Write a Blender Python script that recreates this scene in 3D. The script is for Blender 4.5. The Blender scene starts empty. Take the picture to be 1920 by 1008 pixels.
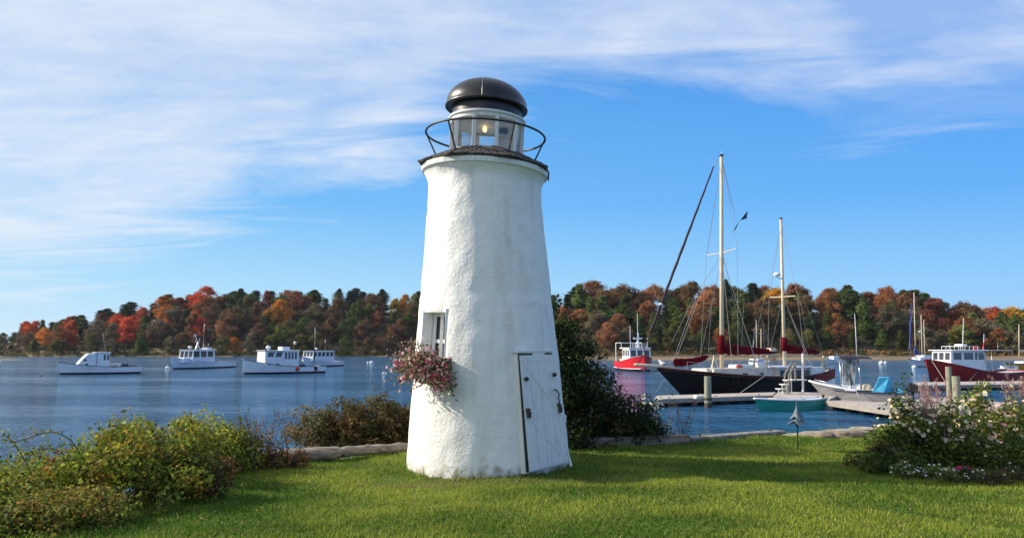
import bpy, math, random
import numpy as np
from mathutils import Vector, Matrix, noise as mnoise

R = math.radians
sc = bpy.context.scene
COL = sc.collection

# ------------------------------------------------------------------ camera
F = 1400.0
TILT = math.atan(151 / F)
EYE = 1.6
cd = bpy.data.cameras.new('camera')
cd.sensor_width = 36.0
cd.lens = F / 1920 * 36
cd.clip_start = 0.1
cd.clip_end = 20000
cam = bpy.data.objects.new('camera', cd)
cam.location = (0, 0, EYE)
cam.rotation_euler = (math.pi / 2 + TILT, 0, 0)
COL.objects.link(cam)
sc.camera = cam

# ------------------------------------------------------------------ sun, sky, exposure
SUN_AZ = R(-81)      # from +Y (forward) towards +X; negative = to the left
SUN_EL = R(30)
sd = bpy.data.lights.new('sun', 'SUN')
sd.energy = 5.0
sd.angle = R(0.6)
sd.color = (1.0, 0.90, 0.76)
sun = bpy.data.objects.new('sun', sd)
sdir = Vector((math.sin(SUN_AZ) * math.cos(SUN_EL), math.cos(SUN_AZ) * math.cos(SUN_EL), math.sin(SUN_EL)))
sun.rotation_euler = sdir.to_track_quat('Z', 'Y').to_euler()
sun.location = sdir * 60
COL.objects.link(sun)
sc.view_settings.view_transform = 'Standard'
sc.view_settings.look = 'None'
sc.view_settings.gamma = 1
sc.view_settings.exposure = 0.47

world = bpy.data.worlds.new('World')
sc.world = world
world.use_nodes = True
WT = world.node_tree
WN, WL = WT.nodes, WT.links
WN.clear()

def wmath(op, a, b=None, c=None, clamp=False):
    n = WN.new('ShaderNodeMath'); n.operation = op; n.use_clamp = clamp
    for i, v in enumerate((a, b, c)):
        if v is None: continue
        if isinstance(v, (int, float)): n.inputs[i].default_value = v
        else: WL.new(v, n.inputs[i])
    return n.outputs[0]

def build_world():
    out = WN.new('ShaderNodeOutputWorld'); bg = WN.new('ShaderNodeBackground')
    WL.new(bg.outputs[0], out.inputs[0])
    bg.inputs[1].default_value = 0.072
    sky = WN.new('ShaderNodeTexSky'); sky.sky_type = 'NISHITA'; sky.sun_disc = False
    sky.sun_elevation = SUN_EL; sky.sun_rotation = SUN_AZ
    sky.air_density = 1.0; sky.dust_density = 0.3; sky.ozone_density = 3.0
    hs = WN.new('ShaderNodeHueSaturation')
    hs.inputs['Saturation'].default_value = 1.05; hs.inputs['Value'].default_value = 1.0
    WL.new(sky.outputs[0], hs.inputs['Color'])
    tc = WN.new('ShaderNodeTexCoord')
    sp = WN.new('ShaderNodeSeparateXYZ'); WL.new(tc.outputs['Generated'], sp.inputs[0])
    x, y, z = sp.outputs
    az = wmath('MULTIPLY', wmath('ARCTAN2', x, y), 180 / math.pi)
    el = wmath('MULTIPLY', wmath('ARCSINE', z), 180 / math.pi)
    # clear autumn air: deepen the blue towards the zenith, pale it to the horizon
    rp = WN.new('ShaderNodeValToRGB'); e_ = wmath('DIVIDE', el, 60.0, clamp=True); WL.new(e_, rp.inputs[0])
    els = [(0, (5.4, 7.6, 9.6)), (0.08, (3.6, 6.8, 9.8)), (0.18, (1.7, 5.0, 9.6)), (0.32, (1.1, 3.8, 8.6)), (1.0, (0.45, 1.7, 4.8))]
    while len(rp.color_ramp.elements) < len(els): rp.color_ramp.elements.new(0.5)
    for e, (p_, c_) in zip(rp.color_ramp.elements, els): e.position = p_; e.color = (c_[0] / 10, c_[1] / 10, c_[2] / 10, 1)
    sc10 = WN.new('ShaderNodeMixRGB'); sc10.blend_type = 'MULTIPLY'; sc10.inputs[0].default_value = 1; WL.new(rp.outputs[0], sc10.inputs[1])
    # brighter towards the sun side on the left
    azf = wmath('MULTIPLY_ADD', az, -0.0032, 1.0); cmb = WN.new('ShaderNodeCombineXYZ')
    azc = wmath('MINIMUM', wmath('MAXIMUM', azf, 0.8), 1.25)
    WL.new(wmath('MULTIPLY', wmath('MULTIPLY', azc, azc), 10.0), cmb.inputs[0]); WL.new(wmath('MULTIPLY', azc, 10.0), cmb.inputs[1]); cmb.inputs[2].default_value = 10.0
    WL.new(cmb.outputs[0], sc10.inputs[2])
    sm = WN.new('ShaderNodeMixRGB'); sm.inputs[0].default_value = 1.0; WL.new(hs.outputs[0], sm.inputs[1]); WL.new(sc10.outputs[0], sm.inputs[2])
    # cloud sheet lives on a high layer: project the direction on it
    zz = wmath('ADD', wmath('MAXIMUM', z, 0.0), 0.10)
    cx, cy = wmath('DIVIDE', x, zz), wmath('DIVIDE', y, zz)
    comb = WN.new('ShaderNodeCombineXYZ'); WL.new(cx, comb.inputs[0]); WL.new(cy, comb.inputs[1])
    def cloudnoise(scale, sxy, rot, det, rough, dist, off):
        mp = WN.new('ShaderNodeMapping'); mp.inputs['Rotation'].default_value = (0, 0, R(rot))
        mp.inputs['Scale'].default_value = (sxy[0], sxy[1], 1); mp.inputs['Location'].default_value = off
        WL.new(comb.outputs[0], mp.inputs[0])
        n = WN.new('ShaderNodeTexNoise'); n.inputs['Scale'].default_value = scale
        n.inputs['Detail'].default_value = det; n.inputs['Roughness'].default_value = rough
        n.inputs['Distortion'].default_value = dist
        WL.new(mp.outputs[0], n.inputs['Vector']); return n.outputs[0]
    n1 = cloudnoise(0.8, (1.0, 1.25), 25, 9, 0.58, 0.8, (3.1, 1.2, 0))
    n2 = cloudnoise(1.1, (0.7, 1.9), 28, 8, 0.62, 0.9, (7.3, 4.1, 2))
    n3 = cloudnoise(5.0, (0.7, 1.7), 10, 7, 0.6, 0.3, (1, 2, 5))
    # lower edge of the cloud bank as a curve of azimuth
    t = wmath('DIVIDE', wmath('ADD', az, 40.0), 80.0, clamp=True)
    fc = WN.new('ShaderNodeFloatCurve'); cv = fc.mapping.curves[0]
    pts = [(-40, 4.5), (-34.4, 5.0), (-26, 8.0), (-18, 12.0), (-11, 14.0), (-4, 17.5), (4, 19.0), (12, 19.2), (20, 18.2), (28, 16.5), (34.4, 16.0), (40, 16)]
    cv.points[0].location = ((pts[0][0] + 40) / 80, pts[0][1] / 40); cv.points[1].location = ((pts[-1][0] + 40) / 80, pts[-1][1] / 40)
    for a, e in pts[1:-1]: cv.points.new((a + 40) / 80, e / 40)
    fc.mapping.update()
    WL.new(t, fc.inputs['Value'])
    base = wmath('MULTIPLY', fc.outputs[0], 40.0)
    d = wmath('SUBTRACT', el, base)
    jag = wmath('MULTIPLY', wmath('SUBTRACT', n2, 0.5), 15.0)
    m = wmath('DIVIDE', wmath('ADD', wmath('ADD', d, jag), 2.2), 5.0, clamp=True)
    m = wmath('SMOOTH_MIN', m, 1.0, 0.15)
    dens = wmath('ADD', wmath('MULTIPLY', wmath('SUBTRACT', n1, 0.5), 2.6), wmath('MULTIPLY', wmath('SUBTRACT', n3, 0.5), 1.0))
    dens = wmath('ADD', dens, wmath('MULTIPLY_ADD', az, -0.006, 0.50))
    dens = wmath('ADD', dens, wmath('MULTIPLY', wmath('SUBTRACT', n2, 0.5), 1.2), clamp=True)
    fac = wmath('MULTIPLY', m, wmath('MULTIPLY_ADD', dens, 0.56, 0.30))
    mix = WN.new('ShaderNodeMixRGB'); WL.new(fac, mix.inputs[0]); WL.new(sm.outputs[0], mix.inputs[1])
    mix.inputs[2].default_value = (8.2, 8.8, 9.8, 1)
    WL.new(mix.outputs[0], bg.inputs[0])
build_world()

# ------------------------------------------------------------------ helpers
ct, st = math.cos(TILT), math.sin(TILT)
def P(px, py, Y):
    u, v = (px - 960) / F, (504 - py) / F
    dy, dz = ct - v * st, st + v * ct
    k = Y / dy
    return Vector((u * k, Y, EYE + dz * k))
def G(px, py, z=0.0):
    u, v = (px - 960) / F, (504 - py) / F
    dy, dz = ct - v * st, st + v * ct
    k = (z - EYE) / dz
    return Vector((u * k, dy * k, z))
WATER = -1.6

def link(o): COL.objects.link(o); return o
def tag(o, label=None, cat=None, group=None, kind=None):
    if label: o['label'] = label
    if cat: o['category'] = cat
    if group: o['group'] = group
    if kind: o['kind'] = kind
    return o
def thing(name, loc, rz=0, label=None, cat=None, group=None):
    o = bpy.data.objects.new(name, None)
    o.empty_display_size = 0.2
    o.location = loc; o.rotation_euler = (0, 0, rz)
    link(o); tag(o, label, cat, group)
    return o
def root_inv(root):
    return (Matrix.Translation(root.location) @ Matrix.Rotation(root.rotation_euler.z, 4, 'Z')).inverted()

class MB:
    def __init__(s): s.v = []; s.f = []
    def add(s, vs, fs):
        o = len(s.v); s.v += [tuple(p) for p in vs]; s.f += [tuple(i + o for i in f) for f in fs]
    def box(s, c, sz, rz=0, M=None, taper=(1, 1)):
        x, y, z = sz[0] / 2, sz[1] / 2, sz[2] / 2
        vs = []
        for dz in (-z, z):
            tx, ty = (taper if dz > 0 else (1, 1))
            for dx, dy in ((-x, -y), (x, -y), (x, y), (-x, y)): vs.append(Vector((dx * tx, dy * ty, dz)))
        m = M if M is not None else Matrix.Rotation(rz, 3, 'Z')
        vs = [m @ p + Vector(c) for p in vs]
        s.add(vs, [(3, 2, 1, 0), (4, 5, 6, 7), (0, 1, 5, 4), (1, 2, 6, 5), (2, 3, 7, 6), (3, 0, 4, 7)])
    def hexa(s, a, b):   # two quads -> box (a = bottom loop ccw, b = top loop)
        s.add(list(a) + list(b), [(3, 2, 1, 0), (4, 5, 6, 7), (0, 1, 5, 4), (1, 2, 6, 5), (2, 3, 7, 6), (3, 0, 4, 7)])
    def beam(s, p0, p1, w, h=None, up=Vector((0, 0, 1))):
        h = h or w
        p0, p1 = Vector(p0), Vector(p1); d = (p1 - p0).normalized()
        if abs(d.dot(up)) > 0.95: up = Vector((0, 1, 0))
        r = d.cross(up).normalized(); u = r.cross(d)
        q = [(-w/2, -h/2), (w/2, -h/2), (w/2, h/2), (-w/2, h/2)]
        s.hexa([p0 + r*a + u*b for a, b in q], [p1 + r*a + u*b for a, b in q])
    def tube(s, pts, r, n=6, caps=True, closed=False):
        pts = [Vector(p) for p in pts]; m = len(pts)
        rs = r if isinstance(r, (list, tuple)) else [r] * m
        vs = []; prev = None
        for i, p in enumerate(pts):
            if closed: d = pts[(i+1) % m] - pts[i-1]
            else: d = pts[min(i+1, m-1)] - pts[max(i-1, 0)]
            d.normalize()
            if prev is None:
                a = Vector((0, 0, 1)) if abs(d.z) < 0.9 else Vector((1, 0, 0))
                prev = d.cross(a).normalized()
            else:
                prev = (prev - d * prev.dot(d)).normalized()
            b = d.cross(prev)
            for k in range(n):
                t = 2 * math.pi * k / n
                vs.append(p + (prev * math.cos(t) + b * math.sin(t)) * rs[i])
        fs = []
        for i in range(m if closed else m - 1):
            j = (i + 1) % m
            for k in range(n):
                l = (k + 1) % n
                fs.append((i*n+k, i*n+l, j*n+l, j*n+k))
        if caps and not closed:
            fs.append(tuple(range(n-1, -1, -1))); fs.append(tuple((m-1)*n + k for k in range(n)))
        s.add(vs, fs)
    def lathe(s, prof, c=(0, 0, 0), n=24, fn=None):
        vs = []; c = Vector(c)
        for i, (r, z) in enumerate(prof):
            for k in range(n):
                t = 2 * math.pi * k / n
                rr = r * (fn(t, i) if fn else 1)
                vs.append(c + Vector((rr * math.sin(t), -rr * math.cos(t), z)))
        fs = []
        for i in range(len(prof) - 1):
            for k in range(n):
                l = (k + 1) % n
                fs.append((i*n+k, i*n+l, (i+1)*n+l, (i+1)*n+k))
        if prof[0][0] > 1e-4: fs.append(tuple(range(n-1, -1, -1)))
        if prof[-1][0] > 1e-4: fs.append(tuple((len(prof)-1)*n + k for k in range(n)))
        s.add(vs, fs)
    def ball(s, c, r, nu=12, nv=8, zs=1):
        prof = [(max(1e-5, r * math.sin(math.pi * i / nv)), -r * zs * math.cos(math.pi * i / nv)) for i in range(nv + 1)]
        s.lathe(prof, c, nu)
    def prism(s, out, th):   # outline (list of Vector), extruded by vector th
        n = len(out); th = Vector(th)
        vs = [Vector(p) for p in out] + [Vector(p) + th for p in out]
        s.add(vs, [tuple(range(n-1, -1, -1)), tuple(range(n, 2*n))] + [(i, (i+1) % n, (i+1) % n + n, i + n) for i in range(n)])
    def build(s, name, mat, parent=None, world=False, smooth=False, fn=None, bevel=0, loc=None):
        me = bpy.data.meshes.new(name)
        vs = s.v
        if fn: vs = [fn(Vector(p)) for p in vs]
        if world and parent is not None:
            mi = root_inv(parent); vs = [mi @ Vector(p) for p in vs]
        if loc is not None: vs = [Vector(p) - Vector(loc) for p in vs]
        me.from_pydata([tuple(p) for p in vs], [], s.f)
        me.update()
        o = bpy.data.objects.new(name, me)
        if mat: me.materials.append(mat)
        if smooth:
            me.polygons.foreach_set('use_smooth', [True] * len(me.polygons))
            if smooth == 'auto':
                try: me.set_sharp_from_angle(angle=R(38))
                except Exception: pass
        if parent is not None: o.parent = parent
        if loc is not None: o.location = loc
        if bevel:
            b = o.modifiers.new('bevel', 'BEVEL'); b.width = bevel; b.segments = 2; b.limit_method = 'ANGLE'
        return link(o)

def leafmesh(name, C, N, L, W, cols, mat, parent=None, loc=None, fold=0.0, up=0.0):
    """many small rhombic leaves as one mesh; C centres, N normals, L W sizes, cols per leaf"""
    n = len(C)
    rng = np.random.default_rng(n + 7)
    N = N / (np.linalg.norm(N, axis=1, keepdims=True) + 1e-9)
    T = rng.normal(size=(n, 3)); T[:, 2] += up
    T -= N * (T * N).sum(1, keepdims=True); T /= (np.linalg.norm(T, axis=1, keepdims=True) + 1e-9)
    B = np.cross(N, T)
    L = np.broadcast_to(np.asarray(L, float).reshape(-1, 1), (n, 1)); W = np.broadcast_to(np.asarray(W, float).reshape(-1, 1), (n, 1))
    V = np.empty((n, 4, 3))
    V[:, 0] = C - T * L * .5; V[:, 1] = C + B * W * .5 + N * W * fold; V[:, 2] = C + T * L * .5; V[:, 3] = C - B * W * .5 + N * W * fold
    return rawmesh(name, V, cols, mat, parent, loc)
def rawmesh(name, V, cols, mat, parent=None, loc=None):
    n, k = V.shape[:2]
    me = bpy.data.meshes.new(name)
    me.vertices.add(n * k); me.vertices.foreach_set('co', V.reshape(-1))
    me.loops.add(n * k); me.loops.foreach_set('vertex_index', np.arange(n * k, dtype=np.int32))
    me.polygons.add(n); me.polygons.foreach_set('loop_start', np.arange(0, n * k, k, dtype=np.int32))
    me.polygons.foreach_set('loop_total', np.full(n, k, dtype=np.int32))
    me.update(calc_edges=True)
    a = me.color_attributes.new('Col', 'FLOAT_COLOR', 'POINT')
    c4 = np.ones((n, k, 4), dtype=np.float32); c4[:, :, :3] = np.asarray(cols)[:, None, :]
    a.data.foreach_set('color', c4.reshape(-1))
    me.materials.append(mat)
    o = bpy.data.objects.new(name, me)
    if parent is not None: o.parent = parent
    if loc is not None: o.location = loc
    return link(o)

# ------------------------------------------------------------------ materials
def nmat(name):
    m = bpy.data.materials.new(name); m.use_nodes = True
    nt = m.node_tree; b = nt.nodes['Principled BSDF']
    return m, nt, b
def vary(nt, c1, c2, scale, det=4, coord='Object', stretch=(1, 1, 1), lo=0.35, hi=0.65, rough=0.5):
    tc = nt.nodes.new('ShaderNodeTexCoord'); mp = nt.nodes.new('ShaderNodeMapping'); mp.inputs['Scale'].default_value = stretch
    nt.links.new(tc.outputs[coord], mp.inputs[0])
    n = nt.nodes.new('ShaderNodeTexNoise'); n.inputs['Scale'].default_value = scale; n.inputs['Detail'].default_value = det
    n.inputs['Roughness'].default_value = rough
    nt.links.new(mp.outputs[0], n.inputs['Vector'])
    r = nt.nodes.new('ShaderNodeValToRGB'); r.color_ramp.elements[0].position = lo; r.color_ramp.elements[1].position = hi
    r.color_ramp.elements[0].color = (*c1, 1); r.color_ramp.elements[1].color = (*c2, 1)
    nt.links.new(n.outputs[0], r.inputs[0])
    return r.outputs[0], n.outputs[0], mp.outputs[0]
def addbump(nt, b, h, strength, dist):
    bp = nt.nodes.new('ShaderNodeBump'); bp.inputs['Strength'].default_value = strength; bp.inputs['Distance'].default_value = dist
    nt.links.new(h, bp.inputs['Height']); nt.links.new(bp.outputs[0], b.inputs['Normal'])
    return bp
def M_(name, c1, c2=None, scale=3, rough=0.5, bump=0, bdist=0.01, metal=0, spec=0.5, stretch=(1, 1, 1), lo=.35, hi=.65):
    m, nt, b = nmat(name)
    c2 = c2 or tuple(c * 0.8 for c in c1)
    col, h, _ = vary(nt, c1, c2, scale, stretch=stretch, lo=lo, hi=hi)
    nt.links.new(col, b.inputs['Base Color'])
    b.inputs['Roughness'].default_value = rough; b.inputs['Metallic'].default_value = metal
    b.inputs['Specular IOR Level'].default_value = spec
    if bump: addbump(nt, b, h, bump, bdist)
    return m

def leaf_material(name, transl=0.3, rough=0.55, spec=0.3):
    m, nt, b = nmat(name)
    at = nt.nodes.new('ShaderNodeAttribute'); at.attribute_name = 'Col'
    oi = nt.nodes.new('ShaderNodeObjectInfo')
    mx = nt.nodes.new('ShaderNodeMixRGB'); mx.blend_type = 'MULTIPLY'; mx.inputs[0].default_value = 1
    nt.links.new(at.outputs['Color'], mx.inputs[1]); nt.links.new(oi.outputs['Color'], mx.inputs[2])
    nt.links.new(mx.outputs[0], b.inputs['Base Color'])
    b.inputs['Roughness'].default_value = rough; b.inputs['Specular IOR Level'].default_value = spec
    tr = nt.nodes.new('ShaderNodeBsdfTranslucent'); nt.links.new(mx.outputs[0], tr.inputs[0])
    ms = nt.nodes.new('ShaderNodeMixShader'); ms.inputs[0].default_value = transl
    nt.links.new(b.outputs[0], ms.inputs[1]); nt.links.new(tr.outputs[0], ms.inputs[2])
    nt.links.new(ms.outputs[0], nt.nodes['Material Output'].inputs[0])
    return m
LEAF = leaf_material('leaf', 0.42, 0.6, 0.10)
FARLEAF = leaf_material('far_leaf', 0.28, 0.85, 0.05)
GRASS = leaf_material('grass_blade', 0.42, 0.6, 0.12)
PETAL = leaf_material('petal', 0.25, 0.7, 0.1)

def stucco():
    m, nt, b = nmat('white_stucco')
    col, h, mp = vary(nt, (0.80, 0.79, 0.75), (0.62, 0.61, 0.56), 2.2, det=8, lo=0.55, hi=0.85, rough=0.7)
    # rain streaks, grime and scuffs near the ground
    s2, hs2, _ = vary(nt, (1, 1, 1), (0.78, 0.75, 0.68), 6, det=6, stretch=(1, 1, 0.10), lo=0.50, hi=0.82)
    mx = nt.nodes.new('ShaderNodeMixRGB'); mx.blend_type = 'MULTIPLY'; mx.inputs[0].default_value = 1.0
    nt.links.new(col, mx.inputs[1]); nt.links.new(s2, mx.inputs[2])
    # dirt splash band low on the wall
    tc = nt.nodes.new('ShaderNodeTexCoord'); sp = nt.nodes.new('ShaderNodeSeparateXYZ'); nt.links.new(tc.outputs['Object'], sp.inputs[0])
    nz = nt.nodes.new('ShaderNodeTexNoise'); nz.inputs['Scale'].default_value = 6; nz.inputs['Detail'].default_value = 8; nt.links.new(tc.outputs['Object'], nz.inputs['Vector'])
    ma = nt.nodes.new('ShaderNodeMath'); ma.operation = 'MULTIPLY_ADD'; ma.inputs[1].default_value = 0.9; nt.links.new(nz.outputs[0], ma.inputs[0]); ma.inputs[2].default_value = -0.32
    sb = nt.nodes.new('ShaderNodeMath'); sb.operation = 'SUBTRACT'; nt.links.new(ma.outputs[0], sb.inputs[0]); nt.links.new(sp.outputs[2], sb.inputs[1])
    dv = nt.nodes.new('ShaderNodeMath'); dv.operation = 'MULTIPLY'; dv.inputs[1].default_value = 4; dv.use_clamp = True; nt.links.new(sb.outputs[0], dv.inputs[0])
    m2 = nt.nodes.new('ShaderNodeMixRGB'); nt.links.new(dv.outputs[0], m2.inputs[0]); nt.links.new(mx.outputs[0], m2.inputs[1]); m2.inputs[2].default_value = (0.30, 0.27, 0.19, 1)
    nt.links.new(m2.outputs[0], b.inputs['Base Color'])
    b.inputs['Roughness'].default_value = 0.6
    # trowelled lumps, pits
    def nz_(scale, det, ro=0.5):
        n = nt.nodes.new('ShaderNodeTexNoise'); n.inputs['Scale'].default_value = scale; n.inputs['Detail'].default_value = det
        n.inputs['Roughness'].default_value = ro; n.inputs['Distortion'].default_value = 0.15
        nt.links.new(tc.outputs['Object'], n.inputs['Vector']); return n.outputs[0]
    a, c = nz_(3.2, 3), nz_(22, 6, 0.62)
    vo = nt.nodes.new('ShaderNodeTexVoronoi'); vo.inputs['Scale'].default_value = 13; nt.links.new(tc.outputs['Object'], vo.inputs['Vector'])
    pit = nt.nodes.new('ShaderNodeMath'); pit.operation = 'LESS_THAN'; pit.inputs[1].default_value = 0.11; nt.links.new(vo.outputs['Distance'], pit.inputs[0])
    pm = nt.nodes.new('ShaderNodeMath'); pm.operation = 'MULTIPLY'; nt.links.new(pit.outputs[0], pm.inputs[0])
    gt = nt.nodes.new('ShaderNodeMath'); gt.operation = 'GREATER_THAN'; gt.inputs[1].default_value = 0.56; nt.links.new(nz_(1.7, 2), gt.inputs[0])
    nt.links.new(gt.outputs[0], pm.inputs[1])
    s1 = nt.nodes.new('ShaderNodeMath'); s1.operation = 'MULTIPLY_ADD'; s1.inputs[1].default_value = 1.6; nt.links.new(a, s1.inputs[0]); nt.links.new(c, s1.inputs[2])
    s3 = nt.nodes.new('ShaderNodeMath'); s3.operation = 'MULTIPLY_ADD'; s3.inputs[1].default_value = -0.5; nt.links.new(pm.outputs[0], s3.inputs[0]); nt.links.new(s1.outputs[0], s3.inputs[2])
    addbump(nt, b, s3.outputs[0], 0.65, 0.018)
    return m
STUCCO = stucco()
WHITEWOOD = M_('painted_white_wood', (0.74, 0.74, 0.71), (0.60, 0.59, 0.55), 4, 0.5, 0.2, 0.004, stretch=(6, 6, 0.5), lo=.4, hi=.8)
DOORPAINT = M_('door_paint', (0.70, 0.70, 0.68), (0.55, 0.54, 0.50), 5, 0.5, 0.35, 0.006, stretch=(5, 5, 0.5), lo=.45, hi=.8)
DARKGAP = M_('dark_gap', (0.02, 0.018, 0.016), None, 5, 0.9)
BLACKGLOSS = M_('black_dome_paint', (0.012, 0.011, 0.011), (0.032, 0.027, 0.026), 5, 0.36, 0.25, 0.008, stretch=(1, 1, .35), lo=.5, hi=.8)
BLACKIRON = M_('black_iron', (0.014, 0.016, 0.02), (0.03, 0.03, 0.032), 20, 0.45)
SHINGLE = M_('dark_shingle', (0.035, 0.028, 0.024), (0.075, 0.062, 0.052), 14, 0.85, 0.6, 0.012)
RUST = M_('rusty_iron', (0.10, 0.07, 0.05), (0.04, 0.03, 0.028), 30, 0.6, 0.4, 0.003, metal=0.5)
BROWNWOOD = M_('brown_wood', (0.16, 0.09, 0.05), (0.08, 0.045, 0.03), 8, 0.6, stretch=(1, 1, 8))
BARK = M_('bark', (0.11, 0.085, 0.065), (0.05, 0.04, 0.032), 3, 0.9, 0.5, 0.05, stretch=(3, 3, 0.6))
PALEBARK = M_('pale_bark', (0.30, 0.26, 0.22), (0.14, 0.12, 0.10), 3, 0.9)
TWIG = M_('twig', (0.10, 0.06, 0.04), (0.05, 0.035, 0.028), 10, 0.8)
WHITEGEL = M_('white_gelcoat', (0.76, 0.78, 0.80), (0.66, 0.68, 0.70), 1.2, 0.28, lo=.4, hi=.8)
BLUEBOT = M_('navy_bottom_paint', (0.006, 0.009, 0.022), (0.01, 0.014, 0.03), 4, 0.5)
GREYDECK = M_('grey_deck', (0.42, 0.43, 0.43), (0.34, 0.35, 0.35), 4, 0.7)
DARKTRIM = M_('dark_trim', (0.03, 0.035, 0.06), None, 4, 0.4)
REDHULL = M_('bright_red_hull', (0.62, 0.012, 0.018), (0.50, 0.012, 0.018), 2, 0.3)
MAROON = M_('maroon_hull', (0.25, 0.016, 0.016), (0.17, 0.012, 0.013), 1.5, 0.45, spec=.2)
BLACKHULL = M_('black_hull', (0.012, 0.009, 0.008), (0.022, 0.016, 0.014), 1.5, 0.55, spec=.2, stretch=(1, 1, 4))
VARNISH = M_('varnished_wood', (0.20, 0.07, 0.035), (0.13, 0.045, 0.025), 5, 0.35, stretch=(1, 6, 6))
CREAM = M_('cream_spar_paint', (0.66, 0.55, 0.38), (0.56, 0.46, 0.32), 2, 0.4)
CREAMDECK = M_('cream_deckhouse', (0.60, 0.56, 0.49), (0.48, 0.44, 0.38), 2.5, 0.5)
REDSAIL = M_('crimson_sail_cover', (0.13, 0.006, 0.012), (0.07, 0.004, 0.008), 3, 1.0, 0.6, 0.05, spec=.08)
DARKSAIL = M_('dark_furled_sail', (0.05, 0.022, 0.022), (0.028, 0.02, 0.026), 4, 0.8, 0.5, 0.03)
ROPE = M_('rope', (0.42, 0.40, 0.37), (0.30, 0.28, 0.25), 20, 0.8)
STEEL = M_('steel', (0.55, 0.56, 0.57), (0.45, 0.46, 0.47), 6, 0.3, metal=0.8)
DOCKWOOD = M_('weathered_dock_boards', (0.50, 0.44, 0.39), (0.34, 0.30, 0.27), 6, 0.85, 0.5, 0.01, stretch=(0.6, 5, 2))
DOCKEDGE = M_('pale_dock_fascia', (0.36, 0.32, 0.28), (0.20, 0.18, 0.155), 3, 0.8, stretch=(0.6, 3, 6))
DOCKDARK = M_('dark_wet_timber', (0.055, 0.042, 0.034), (0.025, 0.02, 0.018), 4, 0.6)
PILE = M_('greenish_pile', (0.30, 0.30, 0.21), (0.19, 0.20, 0.14), 3, 0.8, 0.5, 0.02, stretch=(3, 3, 0.5))
TEAL = M_('teal_hull', (0.02, 0.30, 0.24), (0.02, 0.24, 0.20), 2, 0.4)
GREYHULL = M_('grey_hull', (0.28, 0.28, 0.29), (0.20, 0.20, 0.21), 1.6, 0.4, stretch=(1, 1, 4))
TARP = M_('cyan_tarp', (0.07, 0.42, 0.62), (0.045, 0.32, 0.52), 4, 0.55, 0.6, 0.04)
NAVYTOP = M_('navy_canvas', (0.02, 0.025, 0.055), (0.03, 0.035, 0.07), 3, 0.8)
CLEARVINYL = M_('clear_vinyl', (0.42, 0.46, 0.48), (0.12, 0.14, 0.16), 2.0, 0.15, stretch=(3, 3, 1), lo=.4, hi=.6)
WINGLASS = M_('dark_window_glass', (0.03, 0.035, 0.042), (0.07, 0.078, 0.085), 2, 0.10, spec=0.5)
YELLOW = M_('yellow_hull', (0.72, 0.36, 0.02), (0.62, 0.30, 0.02), 2, 0.4)
BLUESAIL = M_('blue_sail_cover', (0.02, 0.05, 0.30), (0.02, 0.04, 0.22), 4, 0.8)
ORANGE = M_('orange_float', (0.65, 0.05, 0.02), None, 4, 0.5)
BLACKRUB = M_('black_rubber', (0.012, 0.012, 0.014), None, 4, 0.5)
VERDI = M_('blue_grey_patina', (0.10, 0.145, 0.18), (0.05, 0.075, 0.10), 30, 0.6, 0.3, 0.003, metal=0.2)
LOG = M_('weathered_driftwood_log', (0.30, 0.25, 0.20), (0.13, 0.105, 0.08), 4, 0.9, 0.7, 0.03, stretch=(0.5, 5, 5))
GRANITE = M_('granite', (0.27, 0.25, 0.22), (0.13, 0.12, 0.10), 9, 0.85, 0.6, 0.02)
BOULDER = M_('brown_boulder', (0.22, 0.17, 0.12), (0.12, 0.09, 0.07), 7, 0.9, 0.8, 0.03)
CONCRETE = M_('pale_concrete', (0.36, 0.32, 0.24), (0.20, 0.17, 0.12), 8, 0.9, 0.4, 0.01)
FEATHER = M_('white_feathers', (0.72, 0.72, 0.70), (0.5, 0.5, 0.5), 12, 0.8)

def glass_mat():
    m, nt, b = nmat('lantern_glass')
    g = nt.nodes.new('ShaderNodeBsdfGlossy'); g.inputs['Roughness'].default_value = 0.05; g.inputs[0].default_value = (0.9, 0.95, 1, 1)
    t = nt.nodes.new('ShaderNodeBsdfTransparent'); t.inputs[0].default_value = (0.86, 0.88, 0.88, 1)
    fr = nt.nodes.new('ShaderNodeFresnel'); fr.inputs[0].default_value = 1.7
    ms = nt.nodes.new('ShaderNodeMixShader'); nt.links.new(fr.outputs[0], ms.inputs[0])
    nt.links.new(t.outputs[0], ms.inputs[1]); nt.links.new(g.outputs[0], ms.inputs[2])
    nt.links.new(ms.outputs[0], nt.nodes['Material Output'].inputs[0]); return m
GLASS = glass_mat()
def emit_mat():
    m, nt, b = nmat('lit_bulb')
    b.inputs['Emission Color'].default_value = (1.0, 0.62, 0.22, 1); b.inputs['Emission Strength'].default_value = 2.2
    b.inputs['Base Color'].default_value = (0.8, 0.6, 0.3, 1); return m
BULB = emit_mat()

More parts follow.
